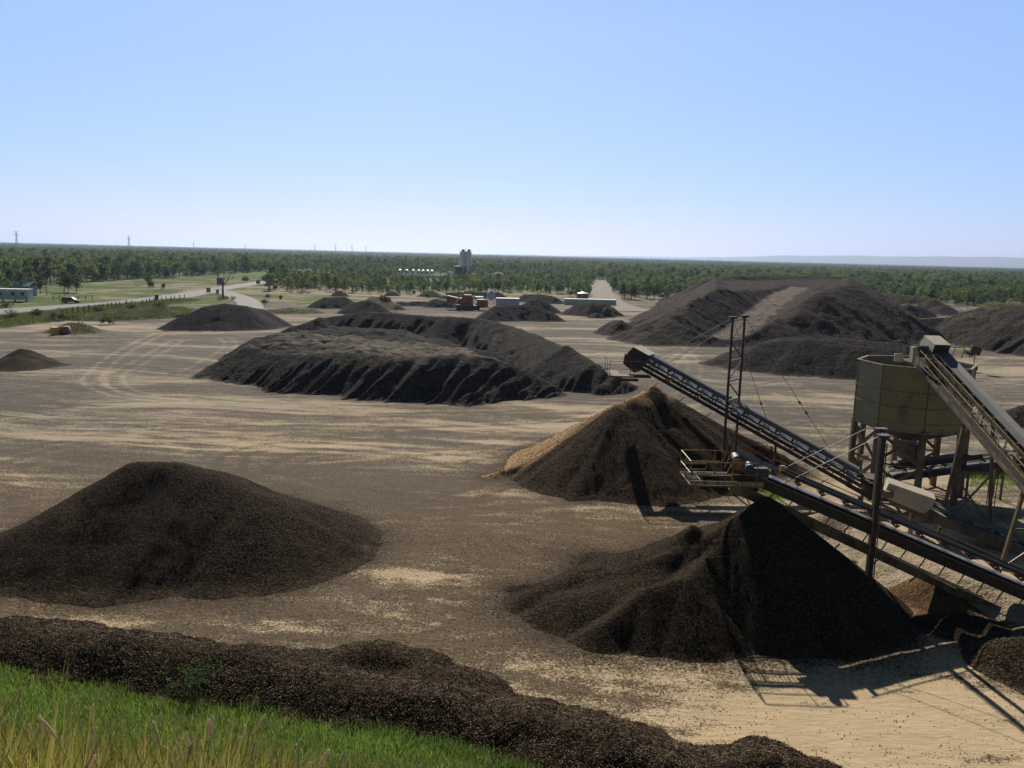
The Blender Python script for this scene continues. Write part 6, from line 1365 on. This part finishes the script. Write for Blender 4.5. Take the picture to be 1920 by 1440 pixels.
# foxtail seed heads
def foxtail(i):
    g = np.random.default_rng(700 + i); L_ = g.uniform(.50, .66); ln = g.uniform(.01, .12); hl = g.uniform(.07, .12); a = 0.0
    pts = [Vector((ln * t_ ** 2, 0, L_ * t_)) for t_ in np.linspace(0, 1, 7)]; st = MB()
    for a_, b_ in zip(pts, pts[1:]): st.tube(a_, b_, .0014, 4, cap=False)
    d = (pts[-1] - pts[-2]).normalized(); bend = Vector((g.uniform(0, .7), 0, -g.uniform(-.4, .4)))
    sp = [pts[-1]]; 
    for k in range(8): d = (d + bend * .07).normalized(); sp.append(sp[-1] + d * hl / 8)
    hd = MB(); rr_ = [.0025, .0042, .005, .0052, .005, .0046, .004, .003, .0012]
    for a_, b_, r1, r2 in zip(sp, sp[1:], rr_, rr_[1:]): hd.tube(a_, b_, r1, 6, r2, cap=False)
    for k in range(190):
        t_ = g.random() * 7.9; i0 = int(t_); c_ = sp[i0].lerp(sp[i0 + 1], t_ - i0); ax = (sp[i0 + 1] - sp[i0]).normalized(); q_ = Vector(g.normal(size=3)); q_ = (q_ - ax * q_.dot(ax)).normalized(); e = c_ + (q_ + ax * .9).normalized() * g.uniform(.008, .014); s_ = ax.cross(q_) * .0006
        hd.add([c_ - s_, c_ + s_, e], [(0, 1, 2)])
    lf = MB()
    for k in range(2):
        a0 = pts[2 + k]; aa = g.random() * 6.28; d2 = Vector((math.cos(aa), math.sin(aa), .9)); p1 = a0 + d2 * .08; p2 = a0 + Vector((d2.x * .19, d2.y * .19, .10)); s_ = Vector((-math.sin(aa), math.cos(aa), 0)) * .003
        lf.add([a0 - s_, a0 + s_, p1 + s_, p1 - s_, p2], [(0, 1, 2, 3), (3, 2, 4)])
    return [npmesh(nm, q_.v, q_.f, M[mm]) for nm, q_, mm in (('stem', st, 'grass_n'), ('seed_head', hd, 'seed'), ('leaf', lf, 'grass_n'))]
FX = [foxtail(i) for i in range(8)]
for i in range(110):
    px = random.uniform(-20, 760) if i < 92 else random.uniform(300, 900); Yf = random.uniform(2.2, 3.9)
    x = PY(px, 1400, Yf)[0]
    z = float(bankz(np.array(x), np.array(Yf)))
    e = bpy.data.objects.new('foxtail_stalk', None); COL.objects.link(e); e.location = (x, Yf, z); e.rotation_euler = (0, 0, random.uniform(0, 6.28)); e.scale = (random.uniform(.7, .95),) * 3
    where = 'at the left edge' if px < 130 else ('left of centre' if px < 350 else ('mid foreground' if px < 600 else 'at the right end of the tall grass'))
    setp(e, f"bristly foxtail stalk in tall grass {where}", 'foxtail plant', f'foxtail seed heads {where}')
    for k_, me in zip(('stem', 'seed_head', 'leaf'), FX[i % 8]): o = bpy.data.objects.new(k_, me); COL.objects.link(o); o.parent = e
# sparse twiggy weed on the windrow and a bare stalk
q = P(375, 1285, 2.0); r_ = thing('weed_bush', 'sparse olive weed bush growing on the dark windrow', 'weed', q)
mb = MB(); tips = []
for k in range(26):
    a = Vector(q) + Vector((random.uniform(-.5, .5), random.uniform(-.3, .3), -.5)); d = Vector((random.uniform(-.8, .8), random.uniform(-.5, .5), 1)).normalized(); b_ = a + d * random.uniform(.8, 1.5); mb.tube(a, b_, .008, 4, .004); tips += [tuple(a.lerp(b_, t_)) for t_ in (.5, .7, .85, 1)]
mb.build('stems', M['scrub'], r_)
V, F = leaves([(a[0], a[1], a[2], .14) for a in tips], 800, .045, 77); o = link('foliage', npmesh('foliage', V - np.array(q), F, M['leaf2']), r_)
q = P(1228, 1395, .6); r_ = thing('bare_stalk', 'thin bare leaning stalk at the bottom edge right of centre', 'stalk', q)
mb = MB(); e = P(1262, 1300, 1.6); mb.tube(q, e, .012, 5, .005); mb.tube(Vector(q).lerp(Vector(e), .6), Vector(q).lerp(Vector(e), .6) + Vector((-.15, 0, .3)), .006, 4, .003); mb.build('stem', M['bark'], r_)

# loose stones strewn over the near ground
g = np.random.default_rng(31); n_ = 60000
x = g.uniform(-22, 26, n_); y = g.uniform(22, 44, n_)
wx = x + 10 * fbm(x / 40, y / 40, 2, 3); wy = y + 10 * fbm(x / 40, y / 40, 2, 8)
cv = .55 + .42 * fbm(wx / 22, wy / 5.0, 5, 1) + .9 * fbm(x / 1.6, y / .9, 4, 19)
for (a, b_, rx, ry, d) in [(1700, 1330, 6, 4.5, -.30), (1450, 1300, 3.5, 2.2, -.3), (1850, 1380, 5, 4, -.2)]: cv += d * blob(x, y, a, b_, rx, ry)
k = g.random(n_) < np.clip(cv - .15, .03, 1); x, y = x[k], y[k]; 
zz = .10 * fbm(x / 7, y / 7, 4) + .03 * fbm(x / 1.2, y / 1.2, 3)
me = bpy.data.meshes.new('loose_gravel'); me.vertices.add(len(x)); me.vertices.foreach_set('co', np.stack([x, y, zz], 1).astype(np.float32).ravel()); me.update()
o = link('loose_gravel', me); setp(o, 'loose stones strewn over the near ground', None, None, 'stuff'); stones(o, m_st, None, .012, .036)

# ================================================================== AIR
me = bpy.data.meshes.new('haze'); 
mb = MB(); mb.box((0, 0, 0), (32000 * 2, 32000 * 2, 170)); me = npmesh('haze', mb.v, mb.f)
mz = bpy.data.materials.new('haze'); mz.use_nodes = True; t = mz.node_tree; t.nodes.remove(t.nodes['Principled BSDF'])
pv_ = t.nodes.new('ShaderNodeVolumePrincipled'); pv_.inputs['Color'].default_value = (.62, .74, 1.0, 1); pv_.inputs['Density'].default_value = 8e-5; pv_.inputs['Anisotropy'].default_value = .5
t.links.new(pv_.outputs[0], t.nodes['Material Output'].inputs['Volume']); me.materials.append(mz)
ho = link('haze', me, None, (0, 0, 81.0)); setp(ho, 'thin blue grey haze over the plain', None, None, 'stuff')
